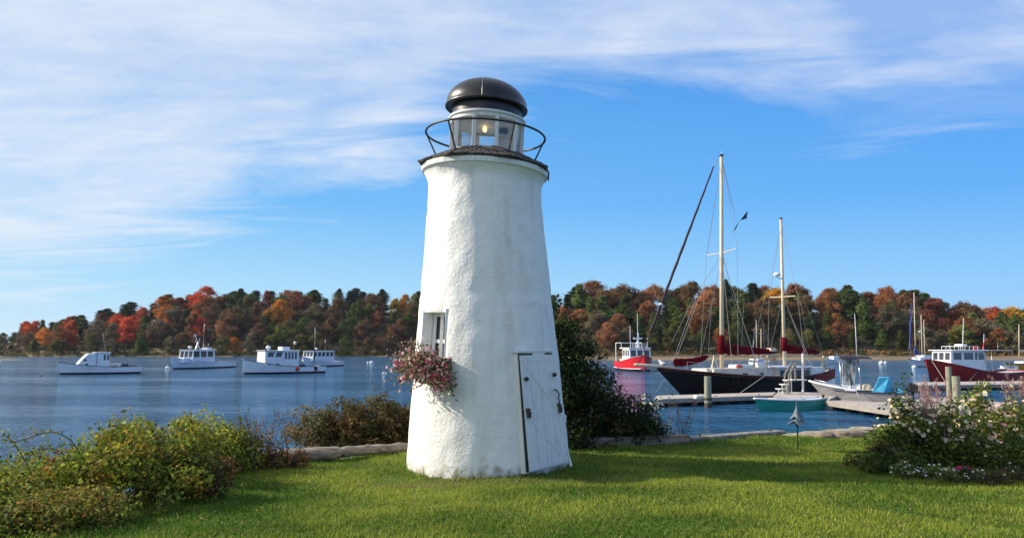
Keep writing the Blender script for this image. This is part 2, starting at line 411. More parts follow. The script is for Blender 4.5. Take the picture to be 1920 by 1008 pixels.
# ------------------------------------------------------------------ water
def water():
    m, nt, b = nmat('harbour_water')
    b.inputs['Base Color'].default_value = (0.008, 0.085, 0.185, 1)
    b.inputs['Roughness'].default_value = 0.08; b.inputs['IOR'].default_value = 1.33
    tc = nt.nodes.new('ShaderNodeTexCoord')
    def nz(scale, stretch, det, rot=0):
        mp = nt.nodes.new('ShaderNodeMapping'); mp.inputs['Scale'].default_value = stretch; mp.inputs['Rotation'].default_value = (0, 0, R(rot))
        nt.links.new(tc.outputs['Object'], mp.inputs[0])
        n = nt.nodes.new('ShaderNodeTexNoise'); n.inputs['Scale'].default_value = scale; n.inputs['Detail'].default_value = det; n.inputs['Roughness'].default_value = 0.55
        nt.links.new(mp.outputs[0], n.inputs['Vector']); return n.outputs[0]
    a = nz(1.5, (1.0, 1.3, 1), 5, 8); c = nz(0.30, (0.7, 1.3, 1), 3, -10)
    ma = nt.nodes.new('ShaderNodeMath'); ma.operation = 'MULTIPLY_ADD'; ma.inputs[1].default_value = 3.0
    nt.links.new(c, ma.inputs[0]); nt.links.new(a, ma.inputs[2])
    # calmer and rougher lanes
    lane = nz(0.035, (0.4, 1.6, 1), 3, 4)
    mr = nt.nodes.new('ShaderNodeMapRange'); mr.inputs[1].default_value = 0.35; mr.inputs[2].default_value = 0.65; mr.inputs[3].default_value = 0.18; mr.inputs[4].default_value = 1.0
    nt.links.new(lane, mr.inputs[0])
    bp = addbump(nt, b, ma.outputs[0], 1.0, 0.85)
    nt.links.new(mr.outputs[0], bp.inputs['Strength'])
    return m
WATERMAT = water()
mb = MB()
mb.add([(-6000, -200, 0), (6000, -200, 0), (6000, 9000, 0), (-6000, 9000, 0)], [(0, 1, 2, 3)])
o = mb.build('water', WATERMAT, loc=None); o.location = (0, 0, WATER); tag(o, 'rippled blue harbour water', None, None, 'structure')
# harbour bed under the water, so nothing is seen through or below
# ------------------------------------------------------------------ lawn and bank
EDGE = [(-4.3, -40), (-4.25, 0), (-4.15, 5.0), (-4.0, 8.0), (-3.95, 10.3), (-3.3, 11.2), (-1.66, 12.1), (0.0, 12.6), (1.28, 12.95), (3.26, 13.5), (5.2, 14.4), (7.6, 15.6), (12, 17.5), (22, 20), (60, 24)]
EDGE_A = np.array(EDGE)
def edge_dist(x, y):
    """signed distance to the lawn edge, + outside (water side)"""
    p = np.stack([x, y], -1); best = np.full(x.shape, 1e9); sign = np.ones(x.shape)
    for a, b in zip(EDGE_A[:-1], EDGE_A[1:]):
        d = b - a; L2 = d @ d
        t = np.clip(((p - a) @ d) / L2, 0, 1)
        q = a + t[..., None] * d; v = p - q; dist = np.hypot(v[..., 0], v[..., 1])
        cr = d[0] * v[..., 1] - d[1] * v[..., 0]
        m = dist < best; best = np.where(m, dist, best); sign = np.where(m, np.where(cr > 0, 1, -1), sign)
    return best * sign
def lawn_z(x, y):
    z = 0.022 * np.sin(x * 1.1 + 0.7 * y) + 0.018 * np.sin(1.7 * y - 0.6 * x + 1) + 0.012 * np.sin(3.1 * x + 2.2 * y)
    z = z - 0.05 * np.exp(-((x + 2.4) ** 2 + (y - 10) ** 2) / 2.5)
    return z
def terrain_z(x, y):
    d = edge_dist(x, y)
    s = np.clip(d / 4.5, 0, 1); s = s * s * (3 - 2 * s)
    return lawn_z(x, y) * (1 - s) - 2.1 * s, d
def heightfield(name, xs, ys, fn, keep, mat, smooth=True):
    X, Y = np.meshgrid(xs, ys); Z, D = fn(X, Y)
    ny, nx = X.shape
    idx = np.arange(nx * ny).reshape(ny, nx)
    k = keep(D); kk = k[:-1, :-1] | k[1:, :-1] | k[:-1, 1:] | k[1:, 1:]
    f = np.stack([idx[:-1, :-1], idx[:-1, 1:], idx[1:, 1:], idx[1:, :-1]], -1)[kk]
    used = np.unique(f); rem = -np.ones(nx * ny, int); rem[used] = np.arange(len(used))
    V = np.stack([X, Y, Z], -1).reshape(-1, 3)[used]
    me = bpy.data.meshes.new(name); me.from_pydata(V.tolist(), [], rem[f].tolist()); me.update()
    me.materials.append(mat)
    if smooth: me.polygons.foreach_set('use_smooth', [True] * len(me.polygons))
    return link(bpy.data.objects.new(name, me))
def soil_lawn():
    m, nt, b = nmat('lawn_turf')
    c1, h1, _ = vary(nt, (0.075, 0.12, 0.018), (0.13, 0.155, 0.03), 1.3, det=5)
    c2, h2, _ = vary(nt, (0.55, 0.6, 0.5), (1.35, 1.3, 1.3), 45, det=3, lo=.3, hi=.7)
    mx = nt.nodes.new('ShaderNodeMixRGB'); mx.blend_type = 'MULTIPLY'; mx.inputs[0].default_value = 1
    nt.links.new(c1, mx.inputs[1]); nt.links.new(c2, mx.inputs[2]); nt.links.new(mx.outputs[0], b.inputs['Base Color'])
    b.inputs['Roughness'].default_value = 0.9; b.inputs['Specular IOR Level'].default_value = 0.1
    addbump(nt, b, h2, 0.8, 0.02); return m
LAWNMAT = soil_lawn()
BANKMAT = M_('bank_soil', (0.11, 0.085, 0.055), (0.055, 0.05, 0.028), 3, 0.95, 0.8, 0.05)
o = heightfield('lawn', np.arange(-6, 45, 0.25), np.concatenate([np.arange(-25, 4, 1.0), np.arange(4, 27, 0.25)]), terrain_z, lambda D: D < 0.05, LAWNMAT)
tag(o, 'sunlit green lawn around the lighthouse', None, None, 'structure')
def bank_z(x, y):
    z, d = terrain_z(x, y); return z - 0.006, d
o = heightfield('bank', np.arange(-14, 60, 0.5), np.concatenate([np.arange(-25, 4, 1.0), np.arange(4, 34, 0.4)]), bank_z, lambda D: (D > -0.6) & (D < 6.5), BANKMAT)
tag(o, 'soil bank falling from the lawn to the water', None, None, 'structure')

# tower geometry needed early (footprint)
TY = 10.8
PROF = [(866, 765, 1068), (780, 771.5, 1058.5), (700, 778.5, 1049.5), (620, 785, 1040), (555, 789.5, 1033), (490, 794.5, 1027), (430, 799, 1020.5), (380, 803, 1016), (350, 804, 1014.5), (341, 801, 1017), (333, 796.5, 1021), (327, 792, 1025)]
PR = []
for py, l, r in PROF:
    a, b_ = P(l, py, TY), P(r, py, TY)
    PR.append((a.z, (a.x + b_.x) / 2, (b_.x - a.x) / 2))
PR.sort()
PZ = [p[0] for p in PR]; PX = [p[1] for p in PR]; PRad = [p[2] for p in PR]
BASEX = PX[0]
def prof(z): return float(np.interp(z, PZ, PX)), float(np.interp(z, PZ, PRad))
def shear(p):   # the whole tower has settled: its courses dip to the right
    k = 0.03 + 0.030 * max(0, min(1, p.z / 5.0))
    return Vector((p.x, p.y, p.z - (p.x - BASEX) * k))
def TW(th, z, out=0.0):
    cx, r = prof(z); r += out
    return shear(Vector((cx + r * math.sin(th), TY - r * math.cos(th), z)))

# ------------------------------------------------------------------ grass
def grass():
    rng = np.random.default_rng(3)
    n = 420000
    D = 5.2 + 12.5 * rng.random(n) ** 1.05
    X = (rng.random(n) * 2 - 1) * (D * 0.80 + 0.5)
    ed = edge_dist(X, D)
    cx, r0 = prof(0)
    ok = (ed < -0.05) & (np.hypot(X - cx, D - TY) > r0 - 0.05) & (X > -4.6)
    X, D = X[ok], D[ok]; n = len(X)
    Z = lawn_z(X, D)
    tuft = np.array([mnoise.noise((x * 2.2, y * 2.2, 0)) for x, y in zip(X[::1], D[::1])])
    tuft2 = np.array([mnoise.noise((x * 0.55 + 9, y * 0.8, 3)) for x, y in zip(X, D)])
    H = (0.020 + 0.024 * rng.random(n)) * (1 + 0.8 * tuft)
    H *= 1 + 0.5 * (rng.random(n) > 0.97)
    # longer blades round the tower foot and along the curb
    near = np.exp(-np.abs(np.hypot(X - cx, D - TY) - r0) * 9); H *= 1 + (0.6 + 2.2 * (rng.random(n) > .8)) * near
    edgen = np.exp(edge_dist(X, D) * 5); H *= 1 + (0.5 + 2.0 * (rng.random(n) > .75)) * edgen
    worn = np.exp(-(((X + 0.9) / .75) ** 2 + ((D - 9.45) / .28) ** 2)) + np.exp(-(((X - .55) / .6) ** 2 + ((D - 9.35) / .22) ** 2)); H *= 1 - .75 * np.clip(worn, 0, 1)
    Wd = 0.0045 + 0.004 * rng.random(n) + D * 0.00025
    a = rng.random(n) * 2 * np.pi
    lean = rng.normal(size=(n, 2)) * 0.45
    V = np.empty((n, 3, 3))
    V[:, 0] = np.stack([X - np.cos(a) * Wd, D - np.sin(a) * Wd, Z - 0.004], -1)
    V[:, 1] = np.stack([X + np.cos(a) * Wd, D + np.sin(a) * Wd, Z - 0.004], -1)
    V[:, 2] = np.stack([X + lean[:, 0] * H, D + lean[:, 1] * H, Z + H], -1)
    g = np.clip(0.55 + 1.7 * tuft2 + 0.7 * tuft + 0.25 * rng.normal(size=n), 0, 1)[:, None]
    c = np.array([0.085, 0.165, 0.020]) * (1 - g) + np.array([0.29, 0.34, 0.050]) * g
    dry = rng.random(n) > 0.955
    c[dry] = np.array([0.30, 0.26, 0.12])
    wb = rng.random(n) < worn * .7; c[wb] = np.array([0.20, 0.15, 0.08])
    c *= (0.8 + 0.4 * rng.random(n))[:, None]
    o = rawmesh('grass', V, c, GRASS)
    tag(o, 'short mown grass blades of the lawn', 'grass', None, 'stuff')
grass()

# ------------------------------------------------------------------ lighthouse
LH = thing('lighthouse', (BASEX, TY, 0), 0, 'small white stucco lighthouse with black dome and crooked plank door on lawn', 'lighthouse')
WTH0, WTH1 = R(-58), R(-32)
wy = 10.2
WZ0, WZ1 = P(820, 702, wy).z, P(820, 590, wy).z
def tower():
    ths = sorted(set([round(R(a), 5) for a in range(-180, 180, 3)] + [round(WTH0, 5), round(WTH1, 5)]))
    zt = PZ[-1]
    zs = sorted(set([round(z, 4) for z in np.arange(-0.25, zt, 0.06)] + [round(WZ0, 4), round(WZ1, 4), zt]))
    m = MB(); n = len(ths)
    for z in zs:
        for t in ths:
            p0 = Vector((math.sin(t) * 1.1, -math.cos(t) * 1.1, z))
            d = 0.012 * mnoise.noise(p0 * 1.6) + 0.009 * mnoise.noise(p0 * 5 + Vector((3, 1, 2)))
            rim = WZ0 - 1e-3 <= z <= WZ1 + 1e-3 and WTH0 - 1e-3 <= t <= WTH1 + 1e-3
            # faint horizontal seam two fifths up
            d += 0.010 * (1 / (1 + math.exp((z - 2.21 - 0.03 * mnoise.noise(p0 * 3)) * 60)))
            d += 0.012 * math.exp(-((z - 2.25 - 0.02 * math.sin(t * 3)) / 0.035) ** 2)
            m.v.append(tuple(TW(t, z, 0 if rim else d)))
    for i in range(len(zs) - 1):
        for k in range(n):
            l = (k + 1) % n
            zc = (zs[i] + zs[i+1]) / 2; t0 = ths[k]
            if WZ0 < zc < WZ1 and WTH0 - 1e-4 <= t0 < WTH1 - 1e-4: continue
            m.f.append((i*n+k, i*n+l, (i+1)*n+l, (i+1)*n+k))
    m.build('tower', STUCCO, LH, world=True, smooth=True)
tower()
# window niche
def window():
    inn = -0.16
    a, b = WTH0, WTH1
    def q(t, z, o): return TW(t, z, o)
    m = MB()
    for (t0, z0, t1, z1) in ((a, WZ0, a, WZ1), (a, WZ1, b, WZ1), (b, WZ1, b, WZ0), (b, WZ0, a, WZ0)):
        m.add([q(t0, z0, 0), q(t1, z1, 0), q(t1, z1, inn), q(t0, z0, inn)], [(0, 1, 2, 3)])
    w = thing_child = m.build('window', WHITEWOOD, LH, world=True)
    m = MB(); mid = a + (b - a) * .52
    m.add([q(a, WZ0, inn), q(b, WZ0, inn), q(b, WZ1, inn), q(a, WZ1, inn)], [(0, 1, 2, 3)])
    g = m.build('window_pane', WINGLASS, w); 
    mi = root_inv(LH)
    g.data.transform(mi)
    m = MB()
    for t in (a + R(2.2), mid, b - R(2.2)):
        m.beam(q(t, WZ0, inn + .02), q(t, WZ1, inn + .02), 0.045, 0.03)
    for z in (WZ0 + .02, (WZ0 + WZ1) / 2 + .02, WZ1 - .025):
        m.beam(q(a + R(1), z, inn + .022), q(b - R(1), z, inn + .022), 0.026, 0.05)
    f = m.build('window_sash', WHITEWOOD, w); f.data.transform(mi)
    m = MB()
    m.beam(q(b + R(1.5), WZ0 - .03, 0.002), q(b + R(1.5), WZ1 + .05, 0.002), 0.05, 0.03)
    m.beam(q(a - R(1.5), WZ0 - .03, 0.004), q(a - R(1.5), WZ1 + .03, 0.004), 0.04, 0.03)
    m.beam(q(a - R(1), WZ1 + .02, 0.004), q(b + R(1), WZ1 + .02, 0.004), 0.03, 0.04)
    f = m.build('window_frame', WHITEWOOD, w, bevel=0.004); f.data.transform(mi)
window()
# door
def door():
    TL, TR, BL, BR = P(974, 666, 9.80), P(1036, 664, 10.28), P(993, 884, 9.68), P(1066, 866, 10.22)
    n = (TR - TL).cross(BL - TL).normalized()
    if n.y > 0: n = -n
    mi = root_inv(LH)
    ex = (TR - TL).normalized()
    # jamb / dark surround filling the curve behind the flat door
    m = MB(); e = 0.02; up = Vector((0, 0, 1))
    q = [BL - ex*e - up*.02 + Vector((-0.02,0,0)), BR + ex*e*.3 - up*.02, TR + ex*e*.2 + up*e, TL - ex*e + up*e]
    m.hexa([p - n*.28 for p in q], [p - n*.022 for p in q])
    m.build('door_jamb', DOORPAINT, LH, world=True)
    m = MB(); q = [BL - ex*.010, BR + ex*.004, TR + ex*.004 + up*.022, TL - ex*.008 + up*.022]; q[0] = q[0] - ex*.014
    m.hexa([p - n*.10 for p in q], [p - n*.010 for p in q]); m.build('door_gap', DARKGAP, LH, world=True)
    # trim board left and top
    m = MB()
    q2 = [(TL - ex*.03 + up*.02), (TR + ex*.01 + up*.02)]
    m.beam(q2[0] + up*.03 - n*.03, q2[1] + up*.03 - n*.03, 0.06, 0.03)
    m.build('door_lintel', DOORPAINT, LH, world=True, bevel=.004)
    m = MB()
    def pt(u, v, o=0):   # u across 0..1, v up 0..1
        b0 = BL.lerp(BR, u); t0 = TL.lerp(TR, u)
        return b0.lerp(t0, v) + n * o
    for i in range(4):
        u0, u1 = i / 4 + .003, (i + 1) / 4 - .003
        q = [pt(u0, 0), pt(u1, 0), pt(u1, 1), pt(u0, 1)]
        m.hexa([p - n*.03 for p in q], q)
    d = m.build('door', DOORPAINT, LH, world=True)
    # battens on the face: rim, middle rail and diagonal brace
    m = MB()
    def strip(a, b, w):
        a, b = Vector(a), Vector(b); s = (b - a).cross(n).normalized() * w / 2
        m.hexa([a - s - n*.004, a + s - n*.004, b + s - n*.004, b - s - n*.004], [a - s + n*.004, a + s + n*.004, b + s + n*.004, b - s + n*.004])
    strip(pt(.06, .02), pt(.06, .98), .05); strip(pt(.94, .02), pt(.94, .98), .05)
    strip(pt(.12, .965), pt(.88, .965), .06); strip(pt(.12, .03), pt(.88, .03), .06)
    strip(pt(.12, .47), pt(.88, .47), .055); strip(pt(.15, .92), pt(.84, .53), .035); strip(pt(.16, .43), pt(.86, .08), .035)
    b = m.build('door_battens', DOORPAINT, d); b.data.transform(mi)
    m = MB()
    h0 = pt(.90, .66, .03)
    m.tube([pt(.86, .675, .015), pt(.90, .66, .05), pt(.93, .62, .055), pt(.93, .59, .03), pt(.93, .56, .05), pt(.92, .53, .015)], .011, 6)
    m.build('handle', BLACKIRON, d).data.transform(mi)
    for (u, v, s) in ((.10, .79, .03), (.92, .81, .03)):
        m = MB(); p = pt(u, v, .03); m.ball(p, s, 8, 6); m.tube([pt(u, v, 0), p + Vector((-0.05 if u < .5 else 0.03, 0, 0.005))], .012, 6)
        m.build('hinge_knob', BLACKIRON, d, smooth=True).data.transform(mi)
    for (u, v) in ((.07, .50), (.94, .505)):
        m = MB(); p = pt(u, v, .02); m.box(p + Vector((0, 0, .03)), (.06, .03, .045)); m.box(p + Vector((.012, -.01, -.03)), (.05, .035, .075), 0.3)
        m.build('latch', RUST, d, bevel=.004).data.transform(mi)
    # loose board/cable on the right flank
    m = MB()
    m.tube([P(1054, 775, 10.55), P(1057, 800, 10.5), P(1060, 830, 10.45), P(1068, 862, 10.38), P(1071, 874, 10.3)], .018, 5)
    m.build('flank_batten', WHITEWOOD, LH, world=True)
    m = MB(); m.box(P(1056, 784, 10.55), (.07, .07, .10), .4); m.build('junction_box', WHITEWOOD, LH, world=True, bevel=.006)
door()
# eave, skirt roof, lantern
def lantern():
    def ring(py, l, r, yc=None):
        a, b = P(l, py, TY), P(r, py, TY); return ((a.x + b.x) / 2, a.z, (b.x - a.x) / 2)
    def poly(m, secs, n, ph, smooth=False, cap0=True, cap1=True):
        vs = []
        for cx, z, r in secs:
            for k in range(n):
                t = ph + 2 * math.pi * k / n
                vs.append(shear(Vector((cx + r * math.sin(t), TY - r * math.cos(t), z))))
        fs = [(i*n+k, i*n+(k+1) % n, (i+1)*n+(k+1) % n, (i+1)*n+k) for i in range(len(secs)-1) for k in range(n)]
        if cap0: fs.append(tuple(range(n-1, -1, -1)))
        if cap1: fs.append(tuple((len(secs)-1)*n + k for k in range(n)))
        m.add(vs, fs)
    ex, ez, er = ring(328, 790, 1028)
    m = MB(); poly(m, [(ex, ez - .03, er - .045), (ex, ez - .025, er - .012), (ex, ez + .045, er - .004), (ex, ez + .05, er - .05)], 32, R(20))
    m.build('eave_trim', WHITEWOOD, LH, world=True, bevel=.006)
    lx, lz, lr = ring(297, 844, 978)
    m = MB(); secs = []
    # shingle courses stepped
    nC = 5; zA, zB = ez + .052, lz + .02; rA, rB = er + .06, lr + .03
    for i in range(nC):
        f0, f1 = i / nC, (i + 1) / nC
        r0, r1 = rA + (rB - rA) * f0, rA + (rB - rA) * f1; z0, z1 = zA + (zB - zA) * f0, zA + (zB - zA) * f1
        secs += [(ex + (lx-ex)*f0, z0, r0), (ex + (lx-ex)*f0, z0 + .014, r0 + .004), (ex + (lx-ex)*f1, z1 + .002, r1 + .006)]
    poly(m, secs, 8, R(20))
    # individual broken shingle edges
    rr = random.Random(5)
    for i in range(nC):
        f0 = i / nC; r0 = rA + (rB - rA) * f0
        for k in range(8):
            a0, a1 = R(20) + 2*math.pi*k/8, R(20) + 2*math.pi*(k+1)/8
            nS = max(3, int(7 * (1 - f0 * .5)))
            for j in range(nS):
                s0, s1 = (j + .08) / nS, (j + .92) / nS
                def pe(s, rad): 
                    A = Vector((math.sin(a0), -math.cos(a0))) * rad; B = Vector((math.sin(a1), -math.cos(a1))) * rad; return A.lerp(B, s)
                dz = rr.uniform(.002, .012); ext = rr.uniform(-.006, .012)
                c0, c1 = pe(s0, r0 + ext + .006), pe(s1, r0 + ext + .006); c2, c3 = pe(s1, r0 - .085), pe(s0, r0 - .085)
                zz = zA + (zB - zA) * f0 + .016; slope = (zB - zA) / (rA - rB) * .085
                cxx = ex + (lx-ex)*f0
                lo = [Vector((cxx + c.x, TY + c.y, zz + s)) for c, s in ((c0, 0), (c1, 0), (c2, slope), (c3, slope))]
                m.hexa([shear(p) for p in lo], [shear(p + Vector((0, 0, dz + .006))) for p in lo])
    m.build('skirt_roof', SHINGLE, LH, world=True)
    # right-hand drip flashing
    m = MB(); m.beam(P(1029, 322, 10.75), P(1028, 338, 10.75), .02, .05); m.build('drip_flashing', BLACKIRON, LH, world=True)
    # lantern walls
    tx, tz, tr = ring(236, 846, 981)
    nL = 10; ph = R(-18)
    lr2 = lr
    def vpt(k, s, off=0.0):
        t = ph + 2 * math.pi * k / nL
        r = lr2 + (tr - lr2) * s + off; cx = lx + (tx - lx) * s; z = lz + (tz - lz) * s
        return shear(Vector((cx + r * math.sin(t), TY - r * math.cos(t), z)))
    m = MB(); poly(m, [(lx, lz - .02, lr + .02), (lx, lz + .05, lr + .015), (lx, lz + .055, lr - .03)], nL, ph)
    m.build('lantern_sill', WHITEWOOD, LH, world=True)
    for k in range(nL):
        m = MB(); m.beam(vpt(k, .09, -.01), vpt(k, 1.0, -.01), .055, .045)
        m.build('mullion', WHITEWOOD, LH, world=True, bevel=.004)
    for k in range(nL):
        m = MB(); a, b = vpt(k, .09, -.02), vpt(k + 1, .09, -.02); c, d = vpt(k + 1, 1, -.02), vpt(k, 1, -.02)
        m.add([a, b, c, d], [(0, 1, 2, 3)]); m.build('lantern_pane', GLASS, LH, world=True)
    # white upper ring with a moulding, black drum, dome
    m = MB(); poly(m, [(tx, tz - .015, tr - .03), (tx, tz - .01, tr + .005), (tx, tz + .035, tr + .012), (tx, tz + .05, tr + .035), (tx, tz + .075, tr + .035), (tx, tz + .09, tr + .005), (tx, tz + .10, tr - .03)], 40, 0)
    m.build('lantern_cornice', WHITEWOOD, LH, world=True, smooth='auto')
    dx, dz, dr = ring(202, 834.5, 989.5)
    m = MB(); poly(m, [(tx, tz + .085, tr - .01), (tx, dz - .02, tr - .015)], 40, 0); m.build('drum', BLACKGLOSS, LH, world=True, smooth='auto')
    hd = P(912, 155, TY).z - P(912, 204, TY).z
    secs = [(dx, dz - .02, tr - .03), (dx, dz - .050, dr - .022), (dx, dz - .042, dr - .004), (dx, dz - .028, dr), (dx, dz - .012, dr - .006), (dx, dz, dr - .016)]
    for i in range(1, 15):
        a = i / 15 * math.pi / 2
        secs.append((dx, dz + hd * math.sin(a), (dr - .018) * math.cos(a) ** 0.96))
    secs.append((dx, dz + hd, .01))
    m = MB(); poly(m, secs, 48, 0)
    dome = m.build('dome', BLACKGLOSS, LH, world=True, smooth=True)
    m = MB()
    for ang in (-4, 86, 176, 266):
        pts = [shear(Vector((c + (r + .003) * math.sin(R(ang)), TY - (r + .003) * math.cos(R(ang)), z + .002))) for c, z, r in secs[3:]]
        m.tube(pts, .0035, 4)
    m.build('dome_seam', GREYHULL, dome).data.transform(root_inv(LH))
    # lamp and fittings
    m = MB(); bz = tz - .06
    bp = P(909, 240, TY)
    m.tube([(bp.x, TY, tz + .05), (bp.x, TY, bp.z + .07)], .012, 6); m.lathe([(.03, .06), (.05, .03), (.035, .0)], (bp.x, TY, bp.z + .03), 12)
    m.build('lamp_fitting', RUST, LH, world=True)
    m = MB(); m.ball(bp + Vector((0, 0, -.02)), .032, 12, 8, 1.5); m.build('bulb', BULB, LH, world=True, smooth=True)
    m = MB(); m.box(P(943, 247, TY + .05), (.15, .10, .05), .3); m.box(P(943, 233, TY + .05), (.16, .14, .10), .3); m.build('lamp_bracket', BROWNWOOD, LH, world=True, bevel=.008)
    m = MB(); poly(m, [(lx, lz + .02, lr - .05), (lx, lz + .03, lr - .05)], 24, 0); m.build('lantern_floor', WHITEWOOD, LH, world=True)
    # railing
    rx, rz, rr_ = ring(257, 799, 1022)
    m = MB(); pts = []
    for k in range(48):
        t = 2 * math.pi * k / 48
        pts.append(shear(Vector((rx + rr_ * math.sin(t), TY - rr_ * math.cos(t), rz))))
    m.tube(pts, .0165, 7, closed=True); m.build('railing', BLACKIRON, LH, world=True, smooth=True)
    for a in (-34, -94, -154, 146, 86, 29):
        t = R(a); bs = rr_ * .80
        fz = ez + .05 + (lz - ez) * max(0, (er - bs) / (er - lr))
        p0 = shear(Vector((rx + rr_ * math.sin(t), TY - rr_ * math.cos(t), rz))); p1 = shear(Vector((rx + bs * math.sin(t), TY - bs * math.cos(t), fz)))
        m = MB(); m.tube([p0, p1], .0135, 6); m.build('railing_post', BLACKIRON, LH, world=True)
lantern()

# ------------------------------------------------------------------ foliage helpers
def pal(rng, n, cols, w=None, jit=0.18):
    cols = np.array(cols); w = np.array(w if w else [1] * len(cols), float); w /= w.sum()
    c = cols[rng.choice(len(cols), n, p=w)]
    return np.clip(c * (1 + jit * rng.normal(size=(n, 1))) * (1 + jit * .3 * rng.normal(size=(n, 3))), 0.003, 0.95)
def clumpcloud(rng, clumps, per):
    """points on shells of many small leaf clumps; clumps = array (cx,cy,cz,r)"""
    C, N, I = [], [], []
    for i, (x, y, z, r) in enumerate(clumps):
        k = max(4, int(per * (r / clumps[:, 3].mean()) ** 2))
        d = rng.normal(size=(k, 3)); d /= np.linalg.norm(d, axis=1, keepdims=True)
        rad = r * (0.55 + 0.5 * rng.random((k, 1)))
        C.append(np.array([x, y, z]) + d * rad * np.array([1, 1, 0.8])); N.append(d + 0.55 * rng.normal(size=(k, 3)) + np.array([0, 0, .35])); I.append(np.full(k, i))
    return np.concatenate(C), np.concatenate(N), np.concatenate(I)
def bush(name, label, cat, base, size, nclump, per, leaf, cols, w=None, seed=1, group=None, cr=(0.10, 0.22), shoots=14, flowers=None, elong=1.6, shape=1.0, stems=True, thin=0.0, lift=0.0, jit=.3):
    """base point, size=(rx,ry,h) ; clumps in a dome"""
    rng = np.random.default_rng(seed)
    root = thing(name, base, 0, label, cat, group)
    rx, ry, h = size
    cl = []; rng2 = np.random.default_rng(seed + 900)
    while len(cl) < nclump:
        p = rng.random(3) * np.array([2, 2, 1]) - np.array([1, 1, 0])
        q = math.hypot(p[0], p[1])
        top = max(0.0, 1 - q ** 2.2 * shape) ** .5
        top *= 0.78 + 0.35 * mnoise.noise(Vector((p[0] * 2.3 + seed, p[1] * 2.3, seed * .7)))
        if q > 1 or p[2] > top: continue
        if p[2] < top * 0.45 and rng.random() < 0.55: continue
        r = rng.uniform(*cr)
        cl.append((p[0] * rx, p[1] * ry, max(r * .5, p[2] * h) + lift, r))
    cl = np.array(cl)
    C, N, I = clumpcloud(rng, cl, per)
    # upright shoots with leaves that break the outline
    for s in range(shoots):
        i = rng.integers(len(cl)); x, y, z, r = cl[i]
        if z < h * .45: continue
        d = np.array([rng.normal() * .5, rng.normal() * .5, 1.0]); d /= np.linalg.norm(d); ln = rng.uniform(.12, .34) * h
        k = 14; t = rng.random((k, 1))
        C = np.concatenate([C, np.array([x, y, z + r * .3]) + d * t * ln + rng.normal(size=(k, 3)) * leaf * .8]); N = np.concatenate([N, rng.normal(size=(k, 3)) + np.array([0, 0, .5])]); I = np.concatenate([I, np.full(k, i)])
    keep = C[:, 2] > 0.01; C, N, I = C[keep], N[keep], I[keep]
    if thin: k = rng.random(len(C)) > thin; C, N, I = C[k], N[k], I[k]
    n = len(C)
    cc = (pal(rng, len(cl), cols, w, .12) * rng2.uniform(.6, 1.35, (len(cl), 1)))[I]; c2 = pal(rng, n, cols, w, jit)
    mixf = (rng.random(n) < .4)[:, None]; c = np.where(mixf, c2, cc * (1 + .15 * rng.normal(size=(n, 1))))
    L = leaf * rng.uniform(.5, 1.6, n)
    leafmesh('foliage', C, N, L, L / elong, np.clip(c, .003, .9), LEAF, root, fold=.12)
    if stems:
        m = MB()
        for s in range(min(26, nclump)):
            x, y, z, r = cl[rng.integers(len(cl))]
            b = Vector((x * .35 + rng.normal() * .04, y * .35, -0.05)); e = Vector((x, y, z)); mid = b.lerp(e, .5) + Vector((x * .08, y * .08, h * .05))
            m.tube([b, mid, e], [.012, .008, .004], 4)
        m.build('stems', TWIG, root)
    if flowers:
        for (fname, cnt, fs, fcols, top) in flowers:
            sel = np.where(C[:, 2] > h * top)[0]
            if len(sel) == 0: continue
            idx = rng.choice(sel, min(cnt, len(sel)), replace=False)
            fc = C[idx] + N[idx] / np.linalg.norm(N[idx], axis=1, keepdims=True) * 0.03
            nn = N[idx] + np.array([-.3, -.9, .6]) * 1.0
            blossoms(fname, fc, nn, fs, pal(rng, len(idx), fcols, None, .08), root, rng)
    return root
def blossoms(name, C, N, size, cols, parent, rng, petals=6):
    n = len(C); N = N / np.linalg.norm(N, axis=1, keepdims=True)
    T = rng.normal(size=(n, 3)); T -= N * (T * N).sum(1, keepdims=True); T /= np.linalg.norm(T, axis=1, keepdims=True); B = np.cross(N, T)
    s = (size * rng.uniform(.7, 1.3, n))[:, None]
    out = []; oc = []
    for k in range(petals):
        a, b, c2 = 2*math.pi*k/petals, 2*math.pi*(k-.48)/petals, 2*math.pi*(k+.48)/petals
        d0 = T*math.cos(a)+B*math.sin(a); d1 = T*math.cos(b)+B*math.sin(b); d2 = T*math.cos(c2)+B*math.sin(c2)
        V = np.stack([C, C + d1*s*.38 + N*s*.18, C + d0*s*.55 + N*s*.10, C + d2*s*.38 + N*s*.18], 1); out.append(V); oc.append(cols)
    rawmesh(name, np.concatenate(out), np.concatenate(oc), PETAL, parent)

# ------------------------------------------------------------------ far shore terrain
def sm(t): t = np.clip(t, 0, 1); return t * t * (3 - 2 * t)
def shoreY(px): return 345 + (226 - 345) * sm((np.asarray(px, float) - 800) / 260)
RIDGE = [(-500, 640), (-120, 640), (-30, 645), (20, 622), (50, 606), (100, 599), (150, 594), (200, 584), (250, 573), (300, 560), (350, 552), (430, 547), (520, 542), (600, 550), (690, 548), (790, 552), (900, 552), (1040, 552), (1110, 541), (1150, 548), (1210, 545), (1300, 537), (1400, 534), (1480, 546), (1560, 544), (1620, 551), (1700, 545), (1755, 549), (1785, 574), (1840, 582), (1900, 584), (1950, 590), (2100, 590), (2400, 600)]
def ridge(px): return np.interp(px, [r[0] for r in RIDGE], [r[1] for r in RIDGE])
def treeH(px): return np.where(np.asarray(px) < 40, 7.5, np.where(np.asarray(px) < 200, 7.5 + 5.0 * sm((np.asarray(px) - 40) / 160), 12.5))
